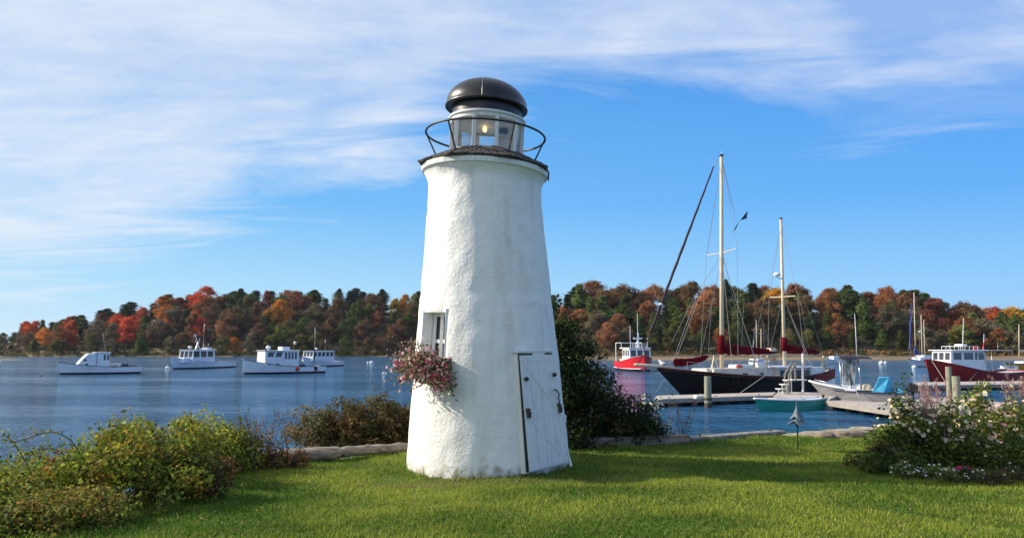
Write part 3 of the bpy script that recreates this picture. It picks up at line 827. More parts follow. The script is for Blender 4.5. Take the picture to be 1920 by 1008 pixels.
def far_z(x, y):
    px = 960 + F * x / np.maximum(y, 1)
    d = y - shoreY(px)
    rt = EYE + (655 - ridge(px)) / F * (shoreY(px) + 66) * 1.0
    top = np.maximum(rt - treeH(px) * 0.95, 0.4)
    rg = sm((px - 800) / 260)
    rt = EYE + (655 - ridge(px)) / F * (shoreY(px) + 66 + 28 * rg)
    top = np.maximum(rt - treeH(px) * 0.95, 0.4)
    s = sm((d - 22 * rg) / 66)
    z = -1.9 + (0.13 - .085 * rg) * np.clip(d, -4, 10 + 16 * rg) + (top + 1.0) * s * (1 - .0)
    z = np.where(d > 66 + 22 * rg, np.maximum(-0.7 + (top + 1.0) * sm((420 - d) / 354.0), 0.2), z)
    # sand spit off the left end
    return z, -d
SHOREMAT = M_('far_shore_sand', (0.22, 0.155, 0.085), (0.13, 0.105, 0.055), 0.12, 0.95, lo=.35, hi=.65)
HILLMAT = M_('far_forest_floor', (0.06, 0.05, 0.028), (0.04, 0.045, 0.02), 0.1, 0.95)
xs = np.arange(-360, 330, 5.0)
o = heightfield('far_hill', np.concatenate([[-5000, -2000, -900, -500], xs, [400, 600, 1200, 3000, 5000]]), np.concatenate([np.arange(216, 440, 3.0), [460, 500, 560, 640, 760, 1000, 2000, 6000]]), far_z, lambda D: D < -7, HILLMAT)
tag(o, 'wooded hill across the harbour', None, None, 'structure')
o = heightfield('far_shore', xs, np.arange(215, 366, 1.5), lambda x, y: (far_z(x, y)[0] + .012, far_z(x, y)[1]), lambda D: (D < 6) & (D > -38), SHOREMAT)
tag(o, 'sandy strip of far shore', None, None, 'structure')
def spit():
    # low mud bars at the far left
    m = MB()
    for (p0, p1, Yc, w, h) in ((-40, 62, 236, 4, .28), (-60, 30, 262, 5, .25)):
        a, b = P(p0, 660, Yc), P(p1, 660, Yc)
        n = 14; top = []
        for i in range(n + 1):
            f = i / n; hw = w * math.sin(math.pi * min(1, f * .5 + .5)) ** .6 + .05
            c = a.lerp(b, f); top.append((c.x, Yc, hw))
        vs = []; fs = []
        for i, (x, y, hw) in enumerate(top):
            hh = h * (1 - (i / n) ** 3)
            vs += [(x, y - hw, -.3), (x, y - hw * .3, hh), (x, y + hw * .3, hh), (x, y + hw, -.3)]
        for i in range(n):
            for k in range(3): fs.append((i*4+k, (i+1)*4+k, (i+1)*4+k+1, i*4+k+1))
        m.add(vs, fs)
    o = m.build('mud_bar', SHOREMAT); o.location = (0, 0, WATER); tag(o, 'low mud bar in shallow water', None, None, 'structure')
spit()

# ------------------------------------------------------------------ tree prototypes
def crown_decid(seed, H, Rr, full=True):
    rng = np.random.default_rng(seed); cl = []
    nc = 62
    for i in range(nc):
        a = rng.random() * 2 * np.pi; zf = rng.random() ** .8
        prof_r = (math.sin(math.pi * min(1, .16 + .84 * zf) ** .85) ** .6) if full else (1 - zf) ** .5
        rad = Rr * prof_r * rng.uniform(.30, 1.12)
        z = H * (.10 + .86 * zf) + rng.normal() * .25
        cl.append((rad * math.cos(a), rad * math.sin(a), z, Rr * rng.uniform(.12, .30)))
    cl = np.array(cl)
    cl[:, 0] *= 1 + .25 * math.sin(seed); cl[:, 2] += .06 * H * np.sin(cl[:, 0] * .8 + seed); C, N, I = clumpcloud(rng, cl, 118); C = C + rng.normal(size=C.shape) * .34; N = N + .25 * rng.normal(size=N.shape)
    cc = rng.normal(size=len(cl)) * .24
    hue = rng.normal(size=(len(cl), 1)) * np.array([.10, -.05, -.03])
    kk = rng.random(len(C)) > .12 + .5 * (rng.random(len(cl)) < .16)[I]; C, N, I = C[kk], N[kk], I[kk]
    c = 1 + cc[I][:, None] + hue[I] + .16 * rng.normal(size=(len(C), 1))
    return C, N, np.clip(c, .3, 1.8), cl
def crown_pine(seed, H, Rr, spire=False):
    rng = np.random.default_rng(seed); C, N, Cc = [], [], []; cl = []
    z = H * .14
    while z < H * .97:
        f = (z / H - .14) / .86
        rr = Rr * ((1 - f) ** .75 if spire else (1 - f ** 1.9) ** .9 * (.74 + .26 * math.sin(f * 8 + seed)) + .04)
        nb = rng.integers(6, 9); a0 = rng.random() * 6.3
        for k in range(nb):
            a = a0 + 2 * math.pi * k / nb + rng.normal() * .2; ln = max(.5, rr * rng.uniform(.65, 1.15))
            nn = int(34 + 40 * ln / Rr)
            t = rng.random(nn) ** .7
            drop = .16 if not spire else -.22
            px_ = np.cos(a) * ln * t; py_ = np.sin(a) * ln * t
            w = .20 * ln + .40
            C.append(np.stack([px_ + rng.normal(size=nn) * w * .6, py_ + rng.normal(size=nn) * w * .6, z + drop * ln * t + rng.normal(size=nn) * .22], -1))
            N.append(np.stack([rng.normal(size=nn) * .5 + .5*np.cos(a), rng.normal(size=nn) * .5 + .5*np.sin(a), np.full(nn, .9)], -1))
            Cc.append(np.full(nn, 1 + rng.normal() * .2)); 
            cl.append((math.cos(a) * ln * .8, math.sin(a) * ln * .8, z + drop * ln * .8, .4))
        z += H * rng.uniform(.045, .075) + .12
    C = np.concatenate(C); N = np.concatenate(N); c = np.concatenate(Cc)[:, None] * (1 + .15 * rng.normal(size=(len(C), 1))) * np.ones((1, 3))
    return C, N, np.clip(c, .3, 1.7), np.array(cl)
def make_tree(name, kind, seed, H, Rr):
    root = thing(name, (0, -500, 0))
    if kind == 'decid': C, N, c, cl = crown_decid(seed, H, Rr); L, W = .46, .36
    elif kind == 'pine': C, N, c, cl = crown_pine(seed, H, Rr); L, W = .85, .36
    else: C, N, c, cl = crown_pine(seed, H, Rr, True); L, W = .75, .34
    rng = np.random.default_rng(seed)
    cr = leafmesh('crown', C, N, L * rng.uniform(.6, 1.3, len(C)), W, c, FARLEAF, root)
    m = MB(); r0 = .2 + H * .008
    top = H * (.72 if kind == 'decid' else .96)
    pts = [Vector((0, 0, -1.2)), Vector((.1, 0, H * .3)), Vector((-.12, .1, H * .55)), Vector((0, 0, top))]
    m.tube(pts, [r0 * 1.2, r0, r0 * .6, .06], 6)
    for i in range(14):
        x, y, z, r = cl[rng.integers(len(cl))]; zb = max(H * .18, z - math.hypot(x, y) * (.9 if kind == 'decid' else .0) )
        zb = min(zb, top)
        m.tube([(0, 0, zb), (x * .6, y * .6, (z + zb) / 2 + .2), (x, y, z)], [r0 * .45, r0 * .28, .03], 4)
    m.build('trunk', BARK, root)
    return root
PROTO = {
    'decid': [make_tree('broadleaf_tree', 'decid', 11 + i, 12.0, [4.6, 4.0, 5.2, 3.6, 4.4][i]) for i in range(5)],
    'pine': [make_tree('pine_tree', 'pine', 31 + i, 13.0, [4.6, 3.9, 5.0, 4.3][i]) for i in range(4)],
    'spruce': [make_tree('spruce_tree', 'spruce', 51 + i, 12.0, [3.2, 2.7][i]) for i in range(2)],
}
used_proto = set()
TREES = []
def put_tree(kind, i, x, y, z, s, rz, color, sx=1.0):
    r0 = PROTO[kind][i]
    if (kind, i) not in used_proto:
        used_proto.add((kind, i)); r = r0
    else:
        r = r0.copy(); link(r)
        for ch in r0.children:
            c = ch.copy(); link(c); c.parent = r
    r.location = (x, y, z); r.rotation_euler = (0, 0, rz); r.scale = (s * sx, s * sx * rt.uniform(.75, 1.1), s); r.rotation_euler = (rt.uniform(-.10, .10), rt.uniform(-.10, .10), rz)
    for ch in r.children:
        if ch.name.startswith('crown'): ch.color = (*color, 1)
    return r
C_ = {'fresh': (0.095, 0.125, 0.036),
    
    'scarlet': (0.40, 0.085, 0.035), 'orange': (0.42, 0.160, 0.034), 'rust': (0.20, 0.090, 0.040), 'brown': (0.135, 0.080, 0.042),
    'salmon': (0.27, 0.13, 0.065), 'golden': (0.36, 0.20, 0.03), 'tan': (0.25, 0.16, 0.075), 'olive': (0.12, 0.115, 0.032), 'dull_red': (0.17, 0.060, 0.038),
    'green': (0.070, 0.092, 0.026), 'dark': (0.036, 0.056, 0.024), 'grey': (0.135, 0.110, 0.062), 'bluegreen': (0.038, 0.060, 0.040)}
HOT = [(62, 618, 18, 'scarlet'), (80, 640, 14, 'green'), (95, 628, 14, 'orange'), (110, 622, 12, 'golden'), (125, 620, 14, 'scarlet'), (20, 640, 20, 'grey'),
       (145, 628, 16, 'salmon'), (222, 600, 16, 'scarlet'), (262, 590, 22, 'scarlet'), (245, 612, 16, 'scarlet'), (310, 592, 28, 'orange'), (275, 610, 14, 'green'), (350, 570, 18, 'dull_red'),
       (378, 570, 18, 'scarlet'), (390, 605, 22, 'scarlet'), (372, 590, 18, 'scarlet'), (420, 608, 18, 'salmon'), (450, 608, 18, 'orange'), (475, 600, 12, 'orange'), (450, 640, 16, 'orange'),
       (498, 575, 14, 'dull_red'), (530, 590, 16, 'orange'), (548, 560, 16, 'salmon'), (532, 612, 14, 'orange'), (590, 600, 26, 'grey'), (700, 582, 14, 'olive'), (718, 575, 14, 'olive'), (745, 577, 18, 'golden'),
       (200, 645, 30, 'grey'), (310, 650, 26, 'olive'), (340, 645, 20, 'golden'), (190, 630, 20, 'grey'),
       (1060, 590, 20, 'salmon'), (1085, 600, 18, 'rust'), (1140, 598, 24, 'salmon'), (1115, 615, 18, 'dull_red'), (1195, 625, 22, 'tan'), (1222, 560, 24, 'salmon'), (1238, 552, 18, 'rust'),
       (1325, 560, 22, 'salmon'), (1310, 590, 18, 'rust'), (1270, 580, 22, 'green'), (1380, 590, 24, 'green'), (1420, 560, 22, 'dark'), (1350, 610, 18, 'rust'), (1450, 545, 20, 'golden'), (1480, 600, 22, 'olive'),
       (1550, 560, 26, 'rust'), (1590, 580, 24, 'green'), (1570, 600, 18, 'rust'), (1630, 565, 20, 'rust'), (1655, 570, 20, 'rust'), (1690, 560, 16, 'green'), (1715, 590, 18, 'dull_red'), (1745, 585, 24, 'dull_red'), (1760, 600, 24, 'salmon'), (1790, 590, 18, 'dull_red'),
       (1755, 625, 22, 'grey'), (1800, 582, 18, 'brown'), (1850, 600, 18, 'salmon'), (1868, 595, 12, 'scarlet'), (1890, 590, 16, 'golden'), (1860, 615, 14, 'rust'), (1905, 600, 14, 'olive')]
rt = random.Random(21)
KW = {'fresh': 'light green', 'scarlet': 'bright scarlet', 'orange': 'vivid orange', 'rust': 'rust coloured', 'brown': 'dull brown', 'salmon': 'salmon pink', 'golden': 'golden yellow', 'tan': 'pale tan',
      'olive': 'olive green', 'dull_red': 'dull red', 'green': 'mid green', 'dark': 'dark green', 'grey': 'half bare grey', 'bluegreen': 'blue green'}
def place_forest():
    rows = [(7, 0), (20, 1), (34, 2), (48, 3), (64, 4)]
    for (d, ri) in rows:
        px = -25 + ri * 7.0
        while px < 1975:
            if px < 12 and ri > 1: px += 12; continue
            Yb = float(shoreY(px)) + d + 28 * float(sm((px - 800) / 260))
            stepm = rt.uniform(6.9, 9.0) * (1.0 if ri < 4 else .80)
            if 815 < px < 1015: stepm *= 2.0
            jy = rt.uniform(-4, 4) if ri else rt.uniform(-1.5, 3)
            Y = Yb + jy; p = px + rt.uniform(-14, 14)
            x = (p - 960) / F * Y
            z = float(far_z(np.array([x]), np.array([Y]))[0][0])
            hb = float(treeH(p))
            topy = 655 - (z + hb - EYE) / Y * F; midy = topy + hb / Y * F * .35
            left = p < 800
            if ri == 4: kind, cn = ('pine', rt.choice(['dark', 'dark', 'bluegreen', 'green'])) if rt.random() < (.86 if left else .52) else ('decid', rt.choice(['green', 'olive', 'brown'] if left else ['rust', 'olive', 'brown', 'green', 'olive']))
            elif ri == 3: kind, cn = ('pine', rt.choice(['dark', 'green', 'bluegreen'])) if rt.random() < .55 else ('decid', rt.choice(['brown', 'rust', 'green', 'olive', 'olive', 'brown']))
            elif ri == 2: kind, cn = ('pine', rt.choice(['dark', 'green'])) if rt.random() < .34 else ('decid', rt.choice(['brown', 'rust', 'olive', 'grey', 'olive', 'brown']))
            elif ri == 1: kind, cn = ('pine', 'green') if rt.random() < .16 else ('decid', rt.choice(['brown', 'rust', 'olive', 'grey', 'grey', 'brown']))
            else: kind, cn = ('spruce', 'green') if rt.random() < (.12 if left else .22) else ('decid', rt.choice(['olive', 'grey', 'brown', 'green', 'tan'] if not left else ['olive', 'grey', 'brown', 'olive', 'grey']))
            if not left and 1 <= ri <= 3 and rt.random() < .42: kind, cn = ('pine', rt.choice(['green', 'fresh', 'fresh', 'dark']))
            elif not left and 1 <= ri <= 3 and cn == 'rust' and rt.random() < .5: cn = rt.choice(['olive', 'brown'])
            if 560 < p < 815 and ri < 3 and cn not in ('olive',): cn = rt.choice(['brown', 'brown', 'dull_red', 'green']); kind = 'decid'
            best = None
            for hx, hy, hr, hc in HOT:
                q = math.hypot((p - hx), (midy - hy)) / hr
                if q < .80 and (best is None or q < best[0]): best = (q, hc)
            if best:
                cn = best[1]; kind = 'pine' if cn in ('green', 'dark', 'fresh') else 'decid'
            hh = hb * rt.uniform(.82, 1.12)
            if ri == 4: hh = hb * rt.uniform(.74, 1.16)
            if ri == 0: hh *= .70
            H0 = {'decid': 12.0, 'pine': 13.0, 'spruce': 12.0}[kind]
            s = hh / H0
            col = np.array(C_[cn]) * 1.3 * rt.uniform(.82, 1.2) * np.array([rt.uniform(.92, 1.08), rt.uniform(.92, 1.08), 1])
            i = rt.randrange(len(PROTO[kind]))
            r = put_tree(kind, i, x, Y, z - .1, s, rt.uniform(0, 6.28), col, rt.uniform(.92, 1.38) if ri < 4 else rt.uniform(1.25, 1.9))
            sz = 'tall' if hh > hb * 1.04 else ('low' if ri == 0 or hh < hb * .88 else '')
            TREES.append((r, kind, cn, ri, p, sz, Y))
            px += stepm / Yb * F
place_forest()
ZONES = [(-60, 40, 'at the hill far left tip'), (40, 106, 'left of leftmost white boat'), (106, 200, 'above leftmost white boat'), (200, 310, 'between two leftmost boats'),
         (310, 432, 'above the gallows boat'), (432, 560, 'above the red float boat'), (560, 640, 'above rearmost white boat'), (640, 815, 'just left of the lighthouse'),
         (815, 1015, 'behind the lighthouse'), (1015, 1110, 'just right of the lighthouse'), (1110, 1235, 'above the red boat'), (1235, 1350, 'left of the mainmast'), (1350, 1465, 'between two cream masts'), (1465, 1580, 'right of the mizzenmast'),
         (1580, 1690, 'above the canopied boat'), (1690, 1760, 'behind the white sloop'), (1760, 1850, 'above the maroon boat'), (1850, 1990, 'at the far right edge')]
ROWN = ['at the waterline', 'low on slope', 'halfway up slope', 'high on slope', 'on the skyline']
KN = {'decid': 'broadleaf', 'pine': 'pine', 'spruce': 'spruce'}
def label_trees():
    from collections import defaultdict
    g = defaultdict(list)
    for t in TREES:
        r, kind, cn, ri, p, sz, Y = t
        zone = next((z[2] for z in ZONES if z[0] <= p < z[1]), 'at the far right edge')
        g[(KW[cn] + ' ' + KN[kind] + ' ' + ROWN[ri], zone)].append(t)
    ordn = {2: ['left of two', 'right of two'], 3: ['leftmost of three', 'middle of three', 'rightmost of three'], 4: ['leftmost of four', 'second of four', 'third of four', 'rightmost of four']}
    for (a, zone), ts in g.items():
        ts.sort(key=lambda t: t[4]); n = len(ts)
        for i, t in enumerate(ts):
            lab = a + ' ' + zone
            if n > 1:
                o_ = ordn.get(n, ['number %d' % (k + 1) for k in range(n)])[i] if n in ordn else ['first', 'second', 'third', 'fourth', 'fifth', 'sixth', 'seventh'][i] + ' from left'
                lab = lab + ', ' + o_
            tag(t[0], lab, 'tree', 'autumn trees across the harbour')
label_trees()

def far_brush():
    rng = np.random.default_rng(77); Cs, Ns, cs = [], [], []
    n = 4200
    px = rng.uniform(-60, 1990, n); d = rng.uniform(2.5, 76, n) * (rng.random(n) < .84) + rng.uniform(2.5, 9, n)
    for i in range(n):
        p = px[i]
        Y = float(shoreY(p)) + d[i] + 25 * float(sm((p - 800) / 260)); x = (p - 960) / F * Y
        z = float(far_z(np.array([x]), np.array([Y]))[0][0])
        r = rng.uniform(.7, 1.7) * (1 if p > 30 else .6) * (1.35 if d[i] > 12 else 1); k = 34
        dd = rng.normal(size=(k, 3)); dd /= np.linalg.norm(dd, axis=1, keepdims=True); dd[:, 2] = abs(dd[:, 2])
        Cs.append(np.array([x, Y, z]) + dd * r * np.array([1.3, 1, 1.1]) * rng.uniform(.6, 1, (k, 1))); Ns.append(dd + .5 * rng.normal(size=(k, 3)))
        near = d[i] < 10
        if near and p < 800: pc = [(.16, .13, .035), (.10, .09, .03), (.06, .07, .02), (.22, .17, .04)]
        elif near: pc = [(.09, .075, .03), (.05, .06, .02), (.16, .10, .04), (.24, .13, .05)]
        else: pc = [(.07, .05, .028), (.05, .055, .02), (.10, .06, .03)]
        c = np.array(pc[rng.integers(len(pc))]) * 1.3 * rng.uniform(.75, 1.2); cs.append(np.tile(c, (k, 1)) * (1 + .12 * rng.normal(size=(k, 1))))
    C = np.concatenate(Cs); N = np.concatenate(Ns)
    o = leafmesh('shoreline_brush', C, N, .62 * rng.uniform(.6, 1.4, len(C)), .42, np.clip(np.concatenate(cs), .005, .8), FARLEAF)
    tag(o, 'low autumn brush and undergrowth along the far shore', 'brush', None, 'stuff')
far_brush()

# ------------------------------------------------------------------ boats
class Boat:
    def __init__(s, name, label, bow, stern, cat='boat', group=None):
        b, e = Vector((bow.x, bow.y, 0)), Vector((stern.x, stern.y, 0))
        s.L = (e - b).length; s.mid = (b + e) / 2; s.rz = math.atan2(e.y - b.y, e.x - b.x)
        s.root = thing(name, (s.mid.x, s.mid.y, WATER), s.rz, label, cat, group)
        s.inv = root_inv(s.root); s.rot = Matrix.Rotation(s.rz, 3, 'Z')
    def pt(s, px, py, yo=0.0):
        """photo pixel -> local point on the plane local y = yo"""
        ax = s.rot @ Vector((1, 0, 0)); nrm = s.rot @ Vector((0, 1, 0))
        q = Vector((s.mid.x, s.mid.y, 0)) + nrm * yo
        u, v = (px - 960) / F, (504 - py) / F
        d = Vector((u, ct - v * st, st + v * ct)); o = Vector((0, 0, EYE))
        k = (q - o).dot(nrm) / d.dot(nrm)
        return s.inv @ (o + d * k)
    def hull(s, B, hb, hm, hs, rb=.8, rs=.2, tw=.8, tm=.62, mat=None, bot=None, rail=None, deckmat=None, draft=.7, railr=.04, full=2.0, bulw=.12, deck=True, botz=.24, flare=.78, railmat=None, aft=None, aftmat=None):
        L = s.L; ns = 26
        def bs(t):
            if t < tm: return B/2 * (1 - (1 - t/tm) ** full) ** .85
            return B/2 * (1 - (1 - tw) * ((t - tm) / (1 - tm)) ** 2)
        def sh(t):   # sheer height: smooth curve through bow, low point, stern
            t0 = .68
            if t < t0: return hm + (hb - hm) * (1 - t/t0) ** 1.8
            return hm + (hs - hm) * ((t - t0) / (1 - t0)) ** 1.8
        def sx(t): return -L/2 + t * L
        def wx(t): return -L/2 + rb + t * (L - rb - rs)
        s.bs, s.sh, s.sx = bs, sh, sx
        ts = [(i / ns) ** 1.25 for i in range(ns + 1)]
        rows = []
        for t in ts:
            b = bs(t); h = sh(t); fl = flare + (1 - flare) * sm(np.array([t * 1.4]))[0]
            w = b * fl * (min(1, t / .12) ** .6 if t < .12 else 1)
            sec = []
            for f, zz in ((1, h), (.8, h * .72 + botz * .28), (.55, h * .42 + botz * .58)):
                k = (zz - botz) / (h - botz)
                sec.append((sx(t) * k + wx(t) * (1 - k), w + (b - w) * k ** 1.25, zz))
            sec.append((wx(t), w, botz))
            rows.append(sec)
        def strip(m, name, pick):
            pass
        m = MB(); nk = 4
        for side in (1, -1):
            vs = [(x, side * y, z) for sec in rows for (x, y, z) in sec]
            fs = []
            for i in range(ns):
                for k in range(nk - 1):
                    q = (i*nk+k, i*nk+k+1, (i+1)*nk+k+1, (i+1)*nk+k)
                    fs.append(q if side == 1 else q[::-1])
            m.add(vs, fs)
        last = rows[-1]
        vs = [(x, y, z) for (x, y, z) in last] + [(x, -y, z) for (x, y, z) in last][::-1]
        m.add(vs, [tuple(range(len(vs)))])
        hu = m.build('hull', mat, s.root, smooth='auto')
        if bot:
            m = MB()
            for side in (1, -1):
                vs = []
                for i, t in enumerate(ts):
                    x, y, z = rows[i][-1]
                    vs += [(x, side * y * 1.003, z), (x + (.15 if t < .5 else 0), side * y * .93, -.05), (min(L/2 - rs, x + .3), 0, -draft)]
                fs = [(i*3+k, i*3+k+1, (i+1)*3+k+1, (i+1)*3+k) for i in range(ns) for k in range(2)]
                m.add(vs, [f if side == 1 else f[::-1] for f in fs])
            x, y, z = rows[-1][-1]; m.add([(x, y, z), (x, -y, z), (x, 0, -draft)], [(0, 1, 2)])
            m.build('boot_stripe', bot, s.root, smooth='auto')
        for side in (1, -1):
            m = MB(); m.tube([(sx(t), side * (bs(t) + .01), sh(t)) for t in ts], railr, 5); m.build('rub_rail', rail or mat, s.root, smooth=True)
        if deck:
            m = MB(); vs = []
            for t in ts: vs += [(sx(t) + .05, bs(t) * .985, sh(t) - bulw), (sx(t) + .05, -bs(t) * .985, sh(t) - bulw)]
            m.add(vs, [(2*i, 2*i+2, 2*i+3, 2*i+1) for i in range(ns)]); m.build('deck', deckmat or GREYDECK, s.root)
        return hu
    def box(s, name, mat, x0, x1, z0, z1, w, rf=0, ra=0, wt=None, parent=None, bevel=.03, yo=0):
        """tapered house: rf/ra rake of front and aft faces"""
        wt = wt or w * .92; m = MB()
        m.hexa([(x0, yo-w/2, z0), (x1, yo-w/2, z0), (x1, yo+w/2, z0), (x0, yo+w/2, z0)], [(x0+rf, yo-wt/2, z1), (x1-ra, yo-wt/2, z1), (x1-ra, yo+wt/2, z1), (x0+rf, yo+wt/2, z1)])
        return m.build(name, mat, parent or s.root, bevel=bevel)
    def sidewin(s, x0, x1, z0, z1, w0, w1, zb, zt, parent, name='window', sk0=0, sk1=0):
        """window panes on both sides of a house whose width goes w0 (zb) -> w1 (zt)"""
        for side in (-1, 1):
            def yy(z): return side * ((w0 + (w1 - w0) * (z - zb) / (zt - zb)) / 2 + .012)
            m = MB(); q = [Vector((x0, yy(z0), z0)), Vector((x1, yy(z0), z0)), Vector((x1 + sk1, yy(z1), z1)), Vector((x0 + sk0, yy(z1), z1))]
            m.hexa([p - Vector((0, side * .03, 0)) for p in q], q)
            m.build(name, WINGLASS, parent)
    def frontwin(s, x0, rf, z0, z1, zb, zt, w, parent, n=3, name='window'):
        for k in range(n):
            a, b = -w/2 + w * (k + .12) / n, -w/2 + w * (k + .88) / n
            def xx(z): return x0 + rf * (z - zb) / (zt - zb) - .012
            m = MB(); q = [Vector((xx(z0), a, z0)), Vector((xx(z0), b, z0)), Vector((xx(z1), b, z1)), Vector((xx(z1), a, z1))]
            m.hexa([p + Vector((.03, 0, 0)) for p in q], q); m.build(name, WINGLASS, parent)
    def pole(s, name, p0, p1, r0, r1=None, mat=STEEL, parent=None, n=6):
        m = MB(); m.tube([p0, p1], [r0, r1 or r0], n); return m.build(name, mat, parent or s.root, smooth=True)
    def lathe(s, name, prof_, c, mat, n=12, parent=None, smooth=True):
        m = MB(); m.lathe(prof_, c, n); return m.build(name, mat, parent or s.root, smooth=smooth)
def wl(px, Y, py=668): p = P(px, py, Y); return Vector((p.x, p.y, 0))

GW = 'white lobster boats moored in the harbour'
# 1 leftmost
b = Boat('lobster_boat', 'white lobster boat with rounded trunk cabin and no roof gear, leftmost in the harbour', wl(107, 97), wl(262, 103), 'boat', GW)
b.hull(3.4, 1.62, .95, 1.0, rb=.35, rs=.1, tw=.86, mat=WHITEGEL, bot=BLUEBOT, rail=DARKTRIM, deckmat=GREYDECK)
x0, x1, xa = b.pt(143, 675).x, b.pt(176, 675).x, b.pt(203, 675).x
zr = b.pt(185, 661).z
m = MB(); w = 2.0
m.prism([Vector((x0, -w/2, 1.15)), Vector((x1 + .2, -w/2, .9)), Vector((x1 + .2, -w/2, zr - .05)), Vector((x0 + 1.2, -w/2, zr - .1)), Vector((x0 + .35, -w/2, 1.75))], (0, w, 0))
tc_ = m.build('trunk_cabin', WHITEGEL, b.root, bevel=.12, smooth='auto')
m = MB(); m.box((x0 + .85, -w/2 - .01, 1.85), (.35, .03, .26)); m.build('porthole', WINGLASS, tc_)
m = MB(); m.box((x0 + 1.1, -w/2 - .01, 1.28), (.28, .03, .18)); m.build('porthole', WINGLASS, tc_)
wh = b.box('wheelhouse', WHITEGEL, x1 + .21, xa, .8, zr, 2.3, .05, .0, 2.2)
for k in range(2): b.sidewin(x1 + .95 + k * .42, x1 + 1.2 + k * .42, zr - .95, zr - .25, 2.3, 2.2, .8, zr, wh)
b.box('roof', WHITEGEL, x1 - .1, xa + .12, zr + .002, zr + .09, 2.5)
b.pole('antenna', (xa - .25, .6, zr + .1), (xa - .75, .6, zr + 2.6), .02)
for k in range(2): b.lathe('roof_lamp', [(.02, 0), (.13, .05), (.12, .2), (.02, .24)], (xa - .5 - k * .55, .3, zr + .09), BLACKRUB)
b.box('engine_box', WHITEGEL, xa + .4, xa + 1.4, .8, 1.35, 1.2); b.box('bait_box', DARKTRIM, xa + 1.6, xa + 2.4, .8, 1.3, .8); b.lathe('trap_reel', [(.3, 0), (.3, .3)], (xa + .7, -1.0, 1.0), CREAM)

# 2 second
b = Boat('lobster_boat', 'white lobster boat with mast gallows and tall whip antenna, second from the left', wl(320, 122), wl(428, 138), 'boat', GW)
b.hull(3.9, 1.95, 1.05, 1.05, rb=.6, rs=.1, tw=.85, mat=WHITEGEL, bot=BLUEBOT, rail=WHITEGEL)
x0, xa, zr = b.pt(347, 670).x, b.pt(390, 670).x, b.pt(370, 656).z
b.box('trunk_cabin', WHITEGEL, x0 - 2.1, x0 + .1, 1.1, 1.85, 2.3, .5, 0, 2.0)
wh = b.box('wheelhouse', WHITEGEL, x0, xa, 1.0, zr, 2.8, .45, 0, 2.6)
b.frontwin(x0, .45, 1.95, zr - .2, 1.0, zr, 2.4, wh, 3)
L3 = (xa - x0 - .6) / 3
for k in range(3): b.sidewin(x0 + .45 + k * L3, x0 + .45 + k * L3 + L3 * .78, 1.95, zr - .2, 2.8, 2.6, 1.0, zr, wh)
b.box('roof', WHITEGEL, x0 + .2, xa + .3, zr + .002, zr + .1, 2.9)
b.lathe('radar_dome', [(.3, 0), (.36, .12), (.3, .3), (.05, .36)], (x0 + 1.2, 0, zr + .35), WHITEGEL)
b.pole('radar_post', (x0 + 1.2, 0, zr + .1), (x0 + 1.2, 0, zr + .36), .06, mat=WHITEGEL)
b.box('life_raft', WHITEGEL, xa - 1.1, xa + .1, zr + .1, zr + .45, 1.2)
p = b.pt(366, 655); q = b.pt(365, 627)
m = MB(); m.tube([p, b.pt(371, 641), q], .05, 5); m.tube([b.pt(369, 655), b.pt(375, 633)], .045, 5); m.tube([b.pt(376, 655), b.pt(366, 638)], .045, 5); m.tube([b.pt(364, 630), q, b.pt(368, 629)], .07, 5); m.build('gallows', WHITEGEL, b.root)
b.pole('whip_antenna', b.pt(381, 655), b.pt(383, 606), .035, .015)
b.pole('whip_antenna', b.pt(391, 655), b.pt(391, 643), .03, .015)
b.box('trap_stack', DARKTRIM, xa + .4, xa + 1.7, 1.0, 1.3, 1.4)
def buoy(px, py, Y, r, mat, label, zs=.8, name='mooring_buoy'):
    p = P(px, py, Y); root = thing(name, (p.x, Y, WATER), 0, label, 'buoy', 'buoys on the harbour water')
    m = MB(); m.ball((0, 0, r * .35), r, 14, 8, zs); m.build('float', mat, root, smooth=True)
    m = MB(); m.tube([(0, 0, r * .9), (0, 0, r * 1.45)], .05 * r / .4, 6); m.tube([(.12 * r / .4 * math.cos(a), 0, r * 1.6 + .12 * r / .4 * math.sin(a)) for a in [i * 2 * math.pi / 8 for i in range(8)]], .03, 5, closed=True); m.build('mooring_ring', STEEL, root)
buoy(314, 688, 128, .34, WHITEGEL, 'white mooring float at the bow of the second lobster boat')
# 3 third
b = Boat('lobster_boat', 'long white lobster boat with raised wheelhouse and red float at its side', wl(455, 98), wl(601, 106), 'boat', GW)
b.hull(3.5, 1.95, .92, .95, rb=.2, rs=.05, tw=.9, mat=WHITEGEL, bot=BLUEBOT, rail=DARKTRIM)
x0, x1, xa, zr = b.pt(489, 675).x, b.pt(523, 675).x, b.pt(552, 675).x, b.pt(520, 658).z
fc_ = b.box('forward_cabin', WHITEGEL, x0, x1 + .05, 1.0, zr, 2.4, .05, 0, 2.3)
for k in range(2): b.sidewin(x0 + .3 + k * 1.15, x0 + 1.15 + k * 1.15, zr - .75, zr - .12, 2.4, 2.3, 1.0, zr, fc_, sk0=.2, sk1=.2)
for k in range(2): m = MB(); m.box((x0 + .7 + k * 1.1, -1.32 + .08, 1.25), (.4, .05, .2)); m.build('porthole', WINGLASS, fc_)
wh = b.box('wheelhouse', WHITEGEL, x1 + .06, xa, .85, zr + .05, 2.6, 0, 0, 2.5)
for k in range(4): b.sidewin(x1 + .2 + k * .48, x1 + .5 + k * .48, zr - 1.05, zr - .12, 2.6, 2.5, .85, zr + .05, wh)
b.box('roof', WHITEGEL, x0 - .1, xa + .15, zr + .06, zr + .13, 2.75)
b.box('life_raft', WHITEGEL, x1 + .1, x1 + 1.25, zr + .131, zr + .6, 1.3)
